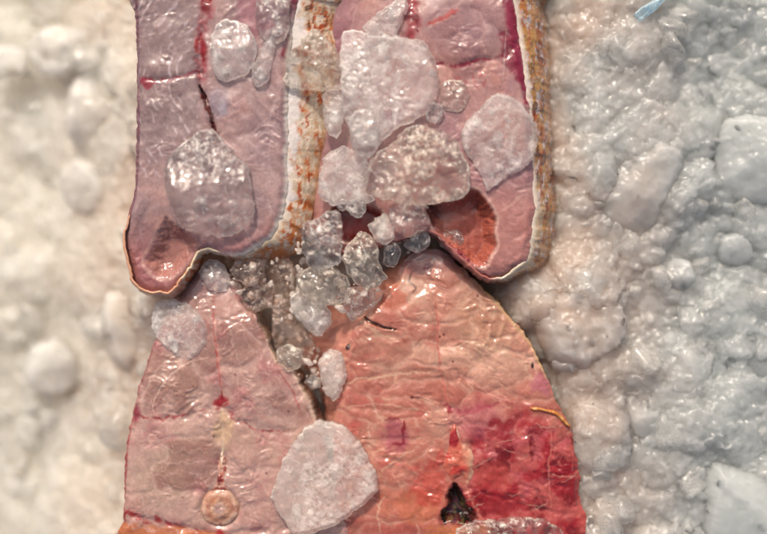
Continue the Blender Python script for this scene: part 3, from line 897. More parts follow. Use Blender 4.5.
def cV(P, d, z):
    r = np.hypot(P[:, 0] - CV[0], P[:, 1] - CV[1])
    p = Paint(P, (220, 176, 150))
    p.mix((238, 200, 182), 0.75 * np.exp(-((r - 16.0 + 1.5 * fbm(P / 8.0, 2, 6)) / 2.2) ** 2))
    p.mix((206, 140, 112), 0.5 * smooth(0.0, 0.3, fbm(P / 6.0, 3, 9)))
    p.mix((196, 128, 104), 0.6 * np.exp(-((r - 11.5) / 2.0) ** 2))
    p.mix((200, 170, 170), 0.7 * (1 - smooth(3, 8, r)))
    p.mix((208, 130, 80), 0.6 * (1 - smooth(0, 5, np.hypot(P[:, 0] - 213, P[:, 1] - 502))))
    p.mix((170, 100, 90), 0.5 * (1 - smooth(17, 20, r)) * (fbm(P / 4.0, 2, 3) > 0.2))
    return p.c
disc("vertebra", CV[0], CV[1], 20, hV, cV, sC)
def hS(P, d):
    return 42.5 + 4.2 * np.sqrt(np.clip(d / 5.5, 0, 1)) + 0.8 * vnoise(P / 2.4, 8)
def cS(P, d, z):
    p = Paint(P, (226, 176, 158))
    p.mix((196, 84, 70), 0.8 * smooth(0.0, 0.35, fbm(P / 5.0, 3, 19)))
    p.blob(219, 481, 4.5, (140, 40, 34), 0.9, 0.4, 20, ry=5)
    p.line([(221, 452), (221, 466)], 1.5, (246, 226, 206), 0.9, 0.6, 21)
    return p.c
flesh_part("spine", spline([(221, 450), (224, 458), (226, 470), (228, 482), (231, 492), (219, 494), (210, 492), (213, 480), (217, 466), (219, 456)], step=1), hS, cS, 6, sC, 0.6, M_BONE)

# ---- steak D: lower orange-red one
D5 = [(428, 248, 0, 0), (446, 252, 0, 0), (460, 265, 3, -2), (479, 283, 4, -3), (494, 298, 4, -3), (509, 316, 4, -3), (520, 328, 4, -3), (530, 342, 4, -2), (540, 360, 4, -1), (548, 378, 4, 0), (555, 398, 4, 0),
      (564, 415, 3, 0), (574, 436, 2, 0), (580, 470, 1, 0), (581, 500, 1, 0), (579, 560, 1, 0), (338, 562, -4, 0), (336, 520, -4, 0), (334, 470, -5, 0), (335, 420, -16, 0), (340, 390, -26, 2),
      (344, 360, -50, 4), (350, 336, -64, 6), (362, 318, -70, 6), (378, 302, -58, 0), (392, 284, -40, -2), (402, 266, -8, -2), (414, 252, -2, 0)]
Dp = ragged(spline(D5, step=1.6), 1.4, 4)
SPD = [(430, 252), (434, 275), (437, 301), (440, 345), (441, 375), (448, 405), (455, 430), (458, 462)]
D_CAV = [(454, 484), (459, 487), (464, 496), (468, 506), (476, 514), (475, 522), (463, 525), (451, 522), (442, 524), (441, 514), (447, 506), (447, 497), (451, 489)]
def hD(P, d):
    z = 46 - 3.0 * (1 - smooth(0, 7, d)) + wet(P, 121, 0.75, 10)
    z = z + 0.85 * smooth(0.0, 0.4, flakes(P, (58, 26), 531)[0])
    z = z - 8 * (1 - smooth(245, 310, P[:, 1]))
    z = z - groove(P, SPD, 1.6, 8, 18)
    for L in ([(341, 384), (380, 376), (433, 372), (470, 380), (500, 392), (530, 402)], [(440, 348), (470, 343), (500, 348), (545, 366)], [(352, 408), (400, 412), (450, 410)]):
        z = z - groove(P, spline(L, False, 6), 0.8, 5, 19 + len(L))
    nk, tt, _ = pdist(P + 1.5 * np.column_stack([fbm(P / 5.0, 3, 28), fbm(P / 5.0, 3, 29)]), [(354, 309), (364, 318), (378, 326), (396, 330)])
    z = z - 4 * (1 - smooth(0.2, 0.5 + 2.2 * np.sin(np.pi * np.clip(tt, 0.03, 0.97)), nk))
    z = z + 2.2 * (1 - smooth(20, 60, np.hypot(P[:, 0] - 525, P[:, 1] - 465)))
    v, r = ridges(P, 430, 310, 1 / 12.0, 125, 5)
    z = z + 0.7 * v * smooth(470, 490, P[:, 0]) * (1 - smooth(340, 360, P[:, 1]))
    z, k = carve(P, z, D_CAV, 16, 7)
    red = smooth(0, 30, P[:, 0] - 452) * smooth(405, 440, P[:, 1])
    z = z + red * 1.4 * fbm(P / 15.0, 3, 130)
    return z
def cD(P, d, z):
    p = Paint(P, (220, 156, 136))
    p.mix((230, 182, 160), 0.75 * smooth(-0.15, 0.35, fbm(P / 26.0, 4, 131)))
    p.mix((206, 118, 104), 0.7 * smooth(0.0, 0.5, fbm(P / 24.0, 4, 132)))
    p.mix((208, 126, 110), 0.8 * smooth(350, 400, P[:, 1]))
    p.mix((204, 96, 88), 0.7 * smooth(0.05, 0.4, fbm(P / 22.0, 4, 134)) * smooth(360, 420, P[:, 1]))
    p.mix((212, 160, 130), 0.7 * (1 - smooth(16, 44, np.hypot((P[:, 0] - 486), P[:, 1] - 318))))
    p.mix((206, 166, 174), 0.85 * (1 - smooth(262, 282, P[:, 1] + 0.2 * np.abs(P[:, 0] - 428))))
    p.mix((236, 190, 164), 0.4 * (1 - smooth(0.0, 0.05, np.abs(fbm(P / np.array([30.0, 14.0]), 4, 195)))))
    paint_flakes(p, P, (58, 26), 531, (238, 190, 168), (176, 92, 76), 0.6, 0.5)
    # blood-soaked side
    n1 = fbm(P / 20.0, 4, 135)
    red = smooth(-10, 34, P[:, 0] - 458 + 26 * n1) * smooth(396, 446, P[:, 1] + 22 * n1)
    p.mix((200, 84, 84), 0.85 * red)
    p.mix((176, 20, 36), 0.9 * red * smooth(-0.05, 0.3, fbm(P / 17.0, 4, 136)))
    p.mix((128, 8, 18), 0.9 * red * smooth(0.12, 0.38, fbm(P / 13.0, 4, 137)))
    p.mix((206, 96, 104), 0.7 * red * smooth(0.1, 0.4, fbm(P / 12.0, 4, 138)))
    p.mix((196, 104, 124), 0.45 * (1 - smooth(10, 26, np.hypot((P[:, 0] - 478) * 0.7, P[:, 1] - 422))))
    p.blob(500, 430, 20, (160, 18, 34), 0.85, 0.8, 139, ry=12)
    p.blob(502, 505, 40, (164, 14, 26), 0.8, 0.7, 140, ry=14)
    p.blob(566, 480, 14, (160, 18, 30), 0.9, 0.5, 141, ry=24)
    p.blob(494, 478, 20, (198, 74, 66), 0.75, 0.5, 142, ry=16)
    p.mix((206, 96, 84), 0.55 * smooth(0, 1, (P[:, 0] - 575) / 8) * smooth(440, 470, P[:, 1]))
    for k in range(46):
        x0 = 350 + (k * 67) % 215; y0 = 352 + (k * 41) % 175
        if not (338 < x0 < 575): continue
        L_ = 9 + (k * 13) % 22; a_ = (-0.25 if x0 > 450 else 0.35) + 0.5 * math.sin(k * 2.3)
        p.line([(x0, y0), (x0 + L_ * 0.5, y0 + L_ * 0.5 * a_ + 2), (x0 + L_, y0 + L_ * a_)], 0.9, (238, 190, 172), 0.45, 2.5, 300 + k, 0.25)
    # left part blush
    p.blob(396, 436, 15, (186, 86, 104), 0.75, 0.5, 143, ry=18)
    p.line([(388, 446), (396, 444), (403, 446), (404, 436), (403, 422)], 2.4, (150, 16, 34), 0.9, 2, 144, 0.35)
    p.line([(384, 420), (395, 418), (405, 424)], 1.4, (150, 20, 40), 0.7, 2, 145, 0.4)
    p.blob(420, 505, 40, (216, 120, 84), 0.7, 0.6, 146, ry=22)
    p.blob(432, 480, 22, (208, 66, 54), 0.65, 0.7, 147, ry=26)
    # pale sinew lines
    pale = (240, 198, 170)
    p.line(SPD[:6], 2.4, (226, 158, 136), 0.8, 3, 148, 0.1)
    p.line([(436, 296), (438, 330), (441, 372)], 1.2, (216, 84, 70), 0.6, 2, 149, 0.2)
    p.line([(441, 375), (446, 395), (450, 410)], 1.4, (216, 100, 84), 0.8, 2, 150, 0.1)
    p.line([(341, 384), (380, 377), (433, 372)], 1.6, pale, 0.7, 3, 151, 0.15)
    p.line([(444, 370), (470, 382), (490, 394), (510, 400)], 1.6, (240, 170, 156), 0.8, 3, 152, 0.1)
    p.line([(444, 350), (470, 344), (500, 352), (524, 364), (532, 380)], 1.5, pale, 0.7, 3, 153, 0.08)
    p.line([(440, 348), (460, 352), (486, 366), (506, 372)], 1.2, pale, 0.5, 3, 154, 0.2)
    p.line([(342, 408), (380, 405), (430, 412), (450, 410)], 1.3, pale, 0.5, 2, 155, 0.2)
    p.line([(366, 490), (384, 470), (404, 456), (430, 440)], 1.3, pale, 0.5, 3, 156, 0.2)
    p.line([(372, 455), (386, 448)], 1.3, pale, 0.5, 2, 157)
    p.line([(380, 532), (378, 512), (384, 498)], 1.6, pale, 0.6, 2, 158, 0.1)
    p.line([(545, 410), (552, 440), (549, 470), (552, 520)], 1.2, (226, 130, 120), 0.65, 2, 159, 0.1)
    p.line([(571, 440), (574, 470), (566, 480), (552, 484)], 1.2, (216, 100, 96), 0.6, 2, 160, 0.15)
    v, r = ridges(P, 430, 310, 1 / 12.0, 125, 5)
    p.mix(pale, 0.5 * v ** 2 * smooth(468, 492, P[:, 0]) * (1 - smooth(335, 360, P[:, 1])) * smooth(-.3, .2, fbm(P / 12.0, 3, 88)))
    p.blob(392, 300, 16, (222, 120, 92), 0.7, 0.5, 161, ry=20)
    p.line([(412, 272), (408, 282), (416, 287), (410, 296)], 1.8, (96, 44, 38), 0.85, 2, 162, 0.2)
    p.blob(427, 268, 3.6, (150, 20, 60), 0.95, 0.4, 163)
    p.line([(354, 309), (364, 318), (378, 326), (396, 330)], 1.7, (84, 44, 32), 0.85, 1.5, 164, 0.2)
    p.line([(350, 330), (360, 322), (378, 334), (390, 336)], 1.8, (236, 190, 160), 0.8, 3, 165, 0.1)
    p.blob(347, 346, 3.6, (54, 26, 26), 0.95, 0.3, 166, ry=5)
    p.blob(533, 366, 2.0, (40, 24, 22), 1, 0.2, 167, ry=4)
    for k, (x, y) in enumerate(((444, 335), (440, 337), (453, 362), (547, 380), (556, 392), (412, 398), (478, 296))):
        p.blob(x, y, 1.8, (120, 30, 28), 0.8, 0.3, 170 + k)
    p.blob(450, 411, 4, (170, 16, 34), 0.9, 0.4, 180)
    p.blob(542, 385, 12, (204, 116, 136), 0.7, 0.5, 181)
    p.line([(440, 404), (462, 412), (500, 404)], 3, (176, 44, 78), 0.6, 3, 182, 0.2)
    Pw = P + 4.5 * np.column_stack([fbm(P / 6.0, 4, 197, 0.65), fbm(P / 6.0, 4, 198, 0.65)])
    pl = spline(D_CAV, step=3); ins = inside(Pw, pl); dd, _, _ = pdist(Pw, pl, True)
    p.mix((120, 18, 26), 0.8 * (1 - smooth(0, 4, dd)))
    p.mix((92, 34, 34), ins * smooth(0, 3, dd))
    p.mix((34, 26, 20), ins * smooth(-0.05, 0.3, fbm(P / 6.0, 3, 183)))
    p.mix((110, 90, 54), 0.9 * ins * smooth(0.0, 0.25, fbm(P / 4.0, 3, 184)) * smooth(490, 508, P[:, 1]))  # ochre flecks: greenish-yellow glints painted into the slit
    p.mix((104, 40, 66), 0.8 * ins * (P[:, 0] < 456) * smooth(0.0, 0.3, fbm(P / 9.0, 3, 185)))
    p.mix((214, 128, 84), 0.9 * smooth(524, 529, P[:, 1] + 2 * fbm(P / 6.0, 2, 3)) * (1 - smooth(20, 44, np.abs(P[:, 0] - 458))))
    p.line([(449, 482), (441, 505), (434, 532)], 1.8, (214, 120, 104), 0.8, 4, 186, 0.15, False)
    p.line([(464, 484), (474, 504), (488, 528)], 1.8, (214, 120, 104), 0.8, 4, 187, 0.15, False)
    p.line([(450, 250), (480, 284), (510, 318), (532, 346), (548, 378)], 2.4, (226, 190, 140), 0.7, 1, 188, 0.05, False)
    return p.c
def skD(P, U, cid, edge):
    p = Paint(P, (132, 100, 66))
    f = fbm(P / 8.0, 4, 192)
    p.mix((84, 66, 46), 0.8 * smooth(-0.1, 0.25, f))
    p.mix((196, 158, 96), 0.7 * smooth(0.05, 0.4, -f))
    lf = P[:, 0] < 430
    p.mix((206, 140, 122), 0.95 * lf)
    p.mix((150, 84, 70), 0.6 * lf * smooth(0, .3, f))
    p.mix((190, 80, 62), 0.9 * smooth(430, 460, P[:, 1]) * (P[:, 0] > 500))
    return p.c
sD = root_at("fish_steak", 455, 400, 0, "lower orange fish steak with a deep blood-red patch and a dark belly slit", "fish steak", "raw fish steaks laid on the ice")
flesh_part("flesh", Dp[:, :2], hD, cD, 40, sD)
skin_part("skin", Dp, 41 - 8 * (1 - smooth(245, 310, Dp[:, 1])), 40, skD, sD, rel=0.6, prof=1.0)
def hK(P, d):
    return 43 + 7.0 * np.sqrt(np.clip(d / 11.0, 0, 1)) + 1.6 * fbm(P / 6.0, 3, 201)
def cK(P, d, z):
    p = Paint(P, (224, 118, 96))
    p.mix((206, 50, 40), 0.85 * smooth(0.0, 0.3, fbm(P / 7.0, 3, 202)))
    p.mix((236, 190, 160), 0.85 * smooth(-2, 8, P[:, 0] - 463 + 5 * fbm(P / 7.0, 2, 203)))
    p.blob(453, 440, 7, (170, 16, 36), 0.9, 0.4, 204, ry=10)
    p.line([(456, 424), (461, 440), (472, 450), (478, 462)], 1.5, (244, 210, 190), 0.8, 1, 205)
    return p.c
flesh_part("backbone", spline([(454, 424), (460, 432), (466, 443), (476, 452), (479, 464), (474, 478), (467, 490), (460, 480), (452, 484), (444, 474), (440, 462), (446, 450), (448, 436)], step=1), hK, cK, 7, sD, 0.7, M_BONE)
def hM(P, d):
    return 46.5 + 3.2 * np.sqrt(np.clip(d / 2.2, 0, 1)) + 0.4 * vnoise(P / 3.0, 8)
def cM(P, d, z):
    p = Paint(P, (214, 128, 52)); p.mix((240, 190, 110), 0.8 * smooth(0, .4, fbm(P / 5.0, 2, 5))); return p.c
flesh_part("membrane", spline([(530, 408), (538, 407), (546, 409), (553, 410), (559, 413), (565, 419), (571, 427), (566, 426), (558, 418), (550, 414), (541, 412), (534, 412)], step=1), hM, cM, 5, sD, 0.6, M_BONE)

# ------------------------------------------------------------------ the ice bed
STEAKS = [A[:, :2] + 0, B[:, :2], C[:, :2], Dp[:, :2]]
SK = [np.column_stack([Q[:, 0] + Q[:, 2], Q[:, 1] + Q[:, 3]]) for Q in (A, B, C, Dp)]
def bed_z(P):
    x, y = P[:, 0], P[:, 1]
    z = -6 - 88 * (1 - smooth(-30, 185, x)) + 30 * smooth(470, 610, x) - 10 * smooth(640, 760, x) * (1 - smooth(60, 260, y))
    z = z + 9 * fbm(P / 90.0, 3, 301)
    z = z + 20 * np.exp(-(((x - 300) / 26) ** 2 + ((y - 318) / 46) ** 2)) + 28 * np.exp(-(((x - 536) / 34) ** 2 + ((y - 298) / 34) ** 2)) + 10 * np.exp(-((x - 590) / 30) ** 2) + 26 * np.exp(-(((x - 148) / 32) ** 2 + ((y - 312) / 30) ** 2))
    return z

def lump_shapes(sub, n, seed, facet=0.9):
    V, F = ico(sub)
    rg = np.random.default_rng(seed)
    out = []
    for k in range(n):
        r = 1 + 0.22 * fbm(V * 1.3 + rg.uniform(0, 50, 3), 3, seed + k)
        pl = rg.normal(size=(9, 3)); pl /= np.linalg.norm(pl, axis=1)[:, None]
        off = rg.uniform(0.62, 0.95, 9)
        W = V * r[:, None] * 1.15
        for q in range(9):
            ex = np.maximum(0, W @ pl[q] - off[q])
            W = W - pl[q] * (ex * facet)[:, None]
        W *= rg.uniform(0.7, 1.25, 3)
        W += V * (0.05 * fbm(V * 5 + k, 3, seed + 40 + k))[:, None]
        out.append(W)
    return out, F

rg = np.random.default_rng(7)
def scatter(n, rlo, rhi, shapes, F, zoff, margin=60, avoid=True, power=1.0):
    Vs, Fs, base = [], [], 0
    P = np.column_stack([rg.uniform(-margin - 60, 767 + margin + 60, n), rg.uniform(-margin - 40, 534 + margin + 40, n)])
    r = rlo + (rhi - rlo) * rg.uniform(0, 1, n) ** power
    z = bed_z(P) + rg.uniform(zoff[0], zoff[1], n) * r
    if avoid:
        bad = np.zeros(n, bool)
        for pl in SK:
            L = pl[::4]
            dd, _, _ = pdist(P, L, True)
            bad |= inside(P, L) | (dd < r * np.where(P[:, 0] > 400, 0.55, 0.7))
        keep = ~bad
        P, r, z = P[keep], r[keep], z[keep]
    for k in range(len(P)):
        W = shapes[rg.integers(len(shapes))]
        q = rg.normal(size=4); q /= np.linalg.norm(q)
        a, b, c, d = q
        Rm = np.array([[1 - 2 * (c * c + d * d), 2 * (b * c - d * a), 2 * (b * d + c * a)], [2 * (b * c + d * a), 1 - 2 * (b * b + d * d), 2 * (c * d - b * a)], [2 * (b * d - c * a), 2 * (c * d + b * a), 1 - 2 * (b * b + c * c)]])
        X = (W @ Rm.T) * r[k]
        Vs.append(np.column_stack([(P[k, 0] - CX + X[:, 0]) * S, (CY - P[k, 1] + X[:, 1]) * S, (z[k] + X[:, 2]) * S]))
        Fs.append(F + base); base += len(X)
    return np.vstack(Vs), np.vstack(Fs)

def build_bed():
    s3, F3 = lump_shapes(3, 8, 5)
    s2, F2 = lump_shapes(2, 8, 15)
    V1, T1 = scatter(620, 20, 60, s3, F3, (-0.85, -0.3), power=1.5)
    V2, T2 = scatter(1500, 5, 18, s3, F3, (-0.7, 0.5), power=2.0)
    V3, T3 = scatter(160, 3, 7, s2, F2, (0.5, 1.6))
    # continuous body under the lumps
    st = 7.0
    gx = np.arange(-130, 900, st); gy = np.arange(-110, 650, st)
    X, Y = np.meshgrid(gx, gy, indexing='ij')
    Pg = np.column_stack([X.ravel(), Y.ravel()])
    zt = bed_z(Pg) - 2 + 4 * fbm(Pg / 25.0, 3, 9)
    zb = np.full(len(Pg), -130.0)
    nx, ny = len(gx), len(gy)
    idx = np.arange(nx * ny).reshape(nx, ny)
    q = np.column_stack([idx[:-1, :-1].ravel(), idx[:-1, 1:].ravel(), idx[1:, 1:].ravel(), idx[1:, :-1].ravel()])
    m = len(Pg)
    rimv = np.concatenate([idx[:, 0], idx[-1, 1:], idx[-2::-1, -1], idx[0, -2:0:-1]])
    sd = np.column_stack([rimv, np.roll(rimv, -1), np.roll(rimv, -1) + m, rimv + m])
    Q = np.vstack([q, q[:, ::-1] + m, sd[:, ::-1]])
    Vb = np.vstack([W2(Pg, zt), W2(Pg, zb)])
    n = len(Vb)
    V = np.vstack([Vb, V1, V2, V3])
    T = np.vstack([T1 + n, T2 + n + len(V1), T3 + n + len(V1) + len(V2)])
    o = make_mesh("crushed_ice_raw", V, quads=Q, tris=T, origin=np.zeros(3))
    rm = o.modifiers.new("fuse", 'REMESH'); rm.mode = 'VOXEL'; rm.voxel_size = 1.9 * S
    sm = o.modifiers.new("melt", 'SMOOTH'); sm.factor = 0.5; sm.iterations = 2
    bpy.context.view_layer.update()
    dg = bpy.context.evaluated_depsgraph_get()
    me = bpy.data.meshes.new_from_object(o.evaluated_get(dg))
    bpy.data.objects.remove(o)
    me.name = "crushed_ice"
    n = len(me.vertices)
    co = np.zeros(n * 3, np.float32); me.vertices.foreach_get("co", co); co = co.reshape(-1, 3).astype(float)
    nr = np.zeros(n * 3, np.float32); me.vertex_normals.foreach_get("vector", nr); nr = nr.reshape(-1, 3).astype(float)
    q = co / S
    near = (q[:, 2] > -100)
    qn = q[near]
    rdg = 1 - np.abs(fbm(qn / 16.0, 3, 611)) * 2.2
    dsp = 1.2 * rdg + 2.4 * fbm(qn / 11.0, 3, 612) + 1.5 * chips(qn[:, :2] + qn[:, 2:] * 0.4, 13.0, 613) + 1.0 * chips(qn[:, :2] - qn[:, 2:] * 0.4, 5.0, 614)
    co[near] += nr[near] * (dsp * S)[:, None]
    P2 = np.column_stack([q[:, 0] + CX, CY - q[:, 1]])
    zb0 = bed_z(P2[near])
    co[near, 2] = (zb0 + 8 + (co[near, 2] / S - zb0 - 8) * np.where(P2[near, 0] < 250, 0.22, 0.38)) * S
    co[near, 2] += (2.8 * chips(P2[near], 17.0, 616) + 1.5 * chips(P2[near], 7.5, 617) + 0.8 * chips(P2[near], 4.0, 618) - 1.2 * np.abs(fbm(P2[near] / 9.0, 3, 619))) * S
    # white, air-filled patches against clearer, greyer ice
    wm = smooth(-0.25, 0.35, fbm(q / 26.0, 4, 640, 0.6)) * 0.6 + 0.4 * smooth(-0.1, 0.3, fbm(q / 7.0, 4, 641, 0.6))
    at = me.attributes.new("Air", 'FLOAT', 'POINT'); at.data.foreach_set("value", wm.astype(np.float32))
    me.vertices.foreach_set("co", co.astype(np.float32).ravel()); me.update()
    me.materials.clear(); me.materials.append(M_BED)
    me.polygons.foreach_set("use_smooth", np.ones(len(me.polygons), bool))
    ob = bpy.data.objects.new("crushed_ice", me)
    sc.collection.objects.link(ob)
    tag(ob, "bed of packed crushed ice under and around the fish steaks", "crushed ice", kind="stuff")
    return ob
build_bed()

# ------------------------------------------------------------------ loose pieces of ice
seedc = [400]
def ice_piece(pts, z, thick, mat, label, group="ice pieces lying on the fish steaks", step=1.1, facets=5, tilt=(0, 0), under=0.25, rough=1.0,
              wrim=None, k=None, rag=1.2, soft=0.75, lump=0.0, name="ice_piece", chp=None, csz=8.0, fine=None, sink=None):
    seedc[0] += 13
    sd = seedc[0]
    g = np.random.default_rng(sd)
    poly = spline(pts, step=1.6, soft=soft)
    sink = sink if sink is not None else (5.0 if 65 <= z <= 72 or z in (48, 49) else 0.0)
    under = 0.05 if sink else under
    soft_kind = mat in (I_FROST, I_MILK)
    chp = chp if chp is not None else (0.9 if soft_kind else (0.8 if mat is M_BED else 2.4))
    fine = fine if fine is not None else (0.45 if soft_kind else 1.3)
    n1 = np.column_stack([fbm(poly / 6.0, 4, sd, 0.7), fbm(poly / 6.0, 4, sd + 3, 0.7)]) * rag * 2.4
    poly = poly + n1
    c = poly.mean(0)
    zm = z + thick * 0.5
    kk = (HC - zm) / 1000.0          # a lower piece is really larger and further out than it looks
    poly = (poly - [CX, CY]) * kk + [CX, CY]
    c = poly.mean(0)
    rad = math.sqrt(abs(0.5 * np.sum(poly[:, 0] * np.roll(poly[:, 1], -1) - np.roll(poly[:, 0], -1) * poly[:, 1])) / math.pi)
    wr = wrim or rad * 0.55
    pls = []
    for i in range(facets):
        a = g.uniform(0, 2 * math.pi)
        sl = g.uniform(0.15, 0.65) * thick / rad
        pls.append((math.cos(a) * sl, math.sin(a) * sl, thick * g.uniform(0.72, 1.02)))
    def crumple(P, q):
        return smooth(-0.1, 0.35, fbm(P / (rad * 0.7 + 4), 3, sd + 30, 0.6) - 0.5 * q[:, 1] / rad * (0 if soft_kind else 1) - (0.12 if not soft_kind else 0.0))
    def top(P, d):
        q = P - c
        h = thick * (0.26 + 0.37 * np.sqrt(np.clip(1 - (1 - np.clip(d / wr, 0, 1)) ** 2, 0, 1)) + 0.37 * np.clip(d / (0.7 * wr), 0, 1))
        for (a, b, o) in pls:
            e = o - q[:, 0] * a - q[:, 1] * b
            h = np.minimum(h, np.maximum(e, thick * 0.28))
        fr = smooth(0, 3, d)
        cm = crumple(P, q)
        h = h + fr * rough * (chp * (0.45 + 0.55 * cm) * chips(P, csz * 1.6, sd) + cm * fine * (chips(P, 4.2, sd + 20) + 0.8 * chips(P, 7.0, sd + 21)) + 0.9 * fbm(P / 9.0, 3, sd, 0.5)) + fr * lump * fbm(P / 13.0, 3, sd + 5)
        return z + h + q[:, 0] * tilt[0] + q[:, 1] * tilt[1]
    def bot(P, d):
        q = P - c
        h = 0.9 * smooth(0, 3, d) * chips(P, 11.0, sd + 60) - thick * under * np.sqrt(np.clip(1 - (1 - np.clip(d / wr, 0, 1)) ** 2, 0, 1))
        return z - 0.6 - sink + h + smooth(0, 3, d) * rough * 0.8 * fbm(P / 6.0, 3, sd + 8) + q[:, 0] * tilt[0] + q[:, 1] * tilt[1]
    o = slab(name, poly, step, top, bot, mat=mat, crack_k=0.0 if mat is I_SOLID else (0.3 if soft_kind else 0.6), bubbles=int(min(30, rad * rad / 40)), crumple=lambda P: crumple(P, P - c) * (0.3 if soft_kind else 0.5) if mat not in (I_SOLID,) else 0, bseed=sd)
    tag(o, label, "ice piece", group)
    return o

ice_piece([(313, 26), (303, 36), (292, 50), (285, 65), (284, 84), (300, 86), (325, 88), (342, 86), (345, 70), (338, 52), (328, 38)], 66, 26, I_WARM,
          "glassy pointed ice chunk sitting on the white skin rim of the upper steak", soft=0.45, facets=6)
ice_piece([(341, 35), (352, 28), (362, 30), (371, 35), (387, 33), (406, 37), (425, 41), (433, 54), (438, 67), (440, 86), (434, 104), (425, 115), (410, 122), (394, 130), (375, 146), (356, 140), (349, 127), (343, 110), (340, 80)], 71, 14, I_FROST,
          "largest frosted ice plate on the striped-skin steak, fine-grained and nearly opaque", soft=0.5, facets=3, wrim=9)
ice_piece([(499, 92), (510, 96), (521, 102), (534, 118), (538, 140), (533, 158), (522, 170), (508, 176), (488, 190), (482, 178), (472, 160), (460, 140), (464, 126), (473, 115), (486, 101)], 70, 13, I_FROST,
          "frosted pointed ice plate lying against the brown striped skin", soft=0.4, facets=3, wrim=8)
ice_piece([(378, 152), (370, 162), (364, 178), (366, 190), (378, 197), (403, 203), (420, 204), (435, 203), (457, 200), (470, 190), (470, 168), (464, 152), (457, 140), (441, 130), (416, 124), (402, 130), (394, 140)], 76, 24, I_WARM,
          "clear wide ice chunk with wrinkled top, just above the red belly hollow", soft=0.5, facets=7, rough=1.8)
ice_piece([(253, 64), (258, 52), (264, 42), (272, 35), (275, 42), (273, 60), (267, 80), (258, 86), (251, 80)], 71, 9, I_FROST,
          "small teardrop-shaped frosted ice sliver on the lilac flesh", facets=2)
ice_piece([(212, 32), (218, 22), (225, 18), (240, 21), (250, 30), (256, 44), (254, 60), (246, 72), (232, 78), (221, 80), (212, 70), (209, 54)], 71, 14, I_FROST,
          "rounded hazy ice lump beside the blood seam, above the teardrop sliver's side", facets=4)
ice_piece([(196, 131), (206, 127), (214, 129), (222, 140), (234, 153), (246, 166), (250, 185), (252, 206), (249, 222), (237, 233), (220, 236), (202, 233), (186, 230), (178, 228), (171, 214), (165, 195), (162, 178), (165, 158), (176, 146), (186, 138)], 71, 34, I_CLEAR,
          "big clear domed ice chunk standing on the lilac steak over its belly fold", soft=0.5, facets=8, rough=1.6)
ice_piece([(261, -12), (285, -8), (290, 12), (284, 40), (268, 42), (257, 30), (255, 10)], 70, 13, I_CLEAR,
          "clear ice piece at the top edge beside the white skin rim", facets=4)
ice_piece([(362, 26), (376, 14), (390, 4), (402, -10), (408, 6), (400, 24), (392, 38), (372, 36)], 70, 9, I_FROST,
          "thin hazy ice splinter at the top beside the bloody seam", facets=3)
ice_piece([(349, 120), (356, 110), (368, 108), (377, 118), (379, 136), (377, 150), (368, 158), (356, 152), (350, 138)], 84, 9, I_CLEAR,
          "round glassy ice disc overlapping the lower edge of the largest frosted plate", facets=4)
ice_piece([(426, 106), (434, 101), (442, 104), (443, 114), (436, 122), (428, 120)], 74, 8, I_CLEAR, "tiny clear ice bead between the two frosted plates", facets=3)
ice_piece([(440, 86), (452, 78), (466, 84), (470, 98), (460, 112), (446, 110), (440, 98)], 69, 8, I_WARM, "thin clear ice flake glinting on bare flesh beside the largest frosted plate", facets=3)
ice_piece([(324, 92), (336, 88), (343, 96), (343, 120), (338, 138), (328, 132), (322, 112)], 62, 16, I_FROST, "frosted ice lump wedged between the steak's white rim and the largest plate", facets=4)
ice_piece([(322, 160), (340, 146), (360, 152), (372, 168), (366, 190), (376, 200), (352, 204), (332, 204), (318, 196)], 66, 14, I_FROST, "flat hazy ice piece filling the nook below the largest frosted plate", facets=3, wrim=8)
ice_piece([(396, 205), (410, 200), (428, 206), (424, 212), (430, 220), (428, 228), (418, 234), (405, 238), (394, 228), (388, 212)], 66, 18, I_CLEAR, "lumpy clear ice piece at the dark corner of the belly hollow", facets=5)
# cluster in the middle
ice_piece([(312, 219), (320, 215), (330, 209), (339, 212), (342, 222), (341, 241), (340, 262), (324, 269), (306, 265), (301, 246), (301, 232), (305, 222)], 58, 30, I_CLEAR,
          "tall glassy ice chunk with curled top against the steak's orange-flecked corner", facets=6, rough=1.8)
ice_piece([(341, 256), (349, 242), (362, 231), (374, 238), (379, 252), (379, 264), (388, 278), (372, 290), (357, 286), (345, 268)], 56, 24, I_WARM,
          "pointed milky-pink ice chunk just below the small red opening", soft=0.4, facets=7, rough=1.6)
ice_piece([(367, 227), (374, 219), (386, 213), (394, 222), (394, 237), (385, 245), (376, 240)], 62, 15, I_MILK, "smooth lilac lens of ice beside the small red opening", facets=1, rough=0.5)
ice_piece([(345, 208), (351, 200), (361, 199), (366, 209), (362, 217), (352, 217)], 74, 9, I_CLEAR, "bubbly clear ice nodule hanging over the small red opening", facets=3)
ice_piece([(336, 200), (342, 197), (347, 202), (345, 210), (338, 209)], 72, 7, I_CLEAR, "tiny clear ice bead above the small red opening", facets=2)
ice_piece([(383, 248), (390, 241), (399, 243), (401, 256), (392, 268), (383, 262)], 50, 14, I_CLEAR, "dark-looking clear ice ball tucked at the orange steak's pointed end", facets=4, rough=1.8)
ice_piece([(405, 241), (415, 231), (429, 232), (431, 242), (420, 252), (407, 249)], 58, 13, I_CLEAR, "clear droplet-shaped ice piece hanging above the orange steak's tip", facets=3)
ice_piece([(438, 236), (448, 230), (460, 232), (463, 244), (451, 249), (440, 245)], 48, 11, I_CLEAR, "glassy ice blob inside the large red belly hollow", facets=3)
ice_piece([(296, 282), (303, 270), (320, 266), (338, 270), (350, 283), (348, 300), (328, 306), (303, 299)], 52, 20, I_WARM, "yellowish clear ice chunk in the centre gap, topmost of the heap", facets=6, rough=1.7)
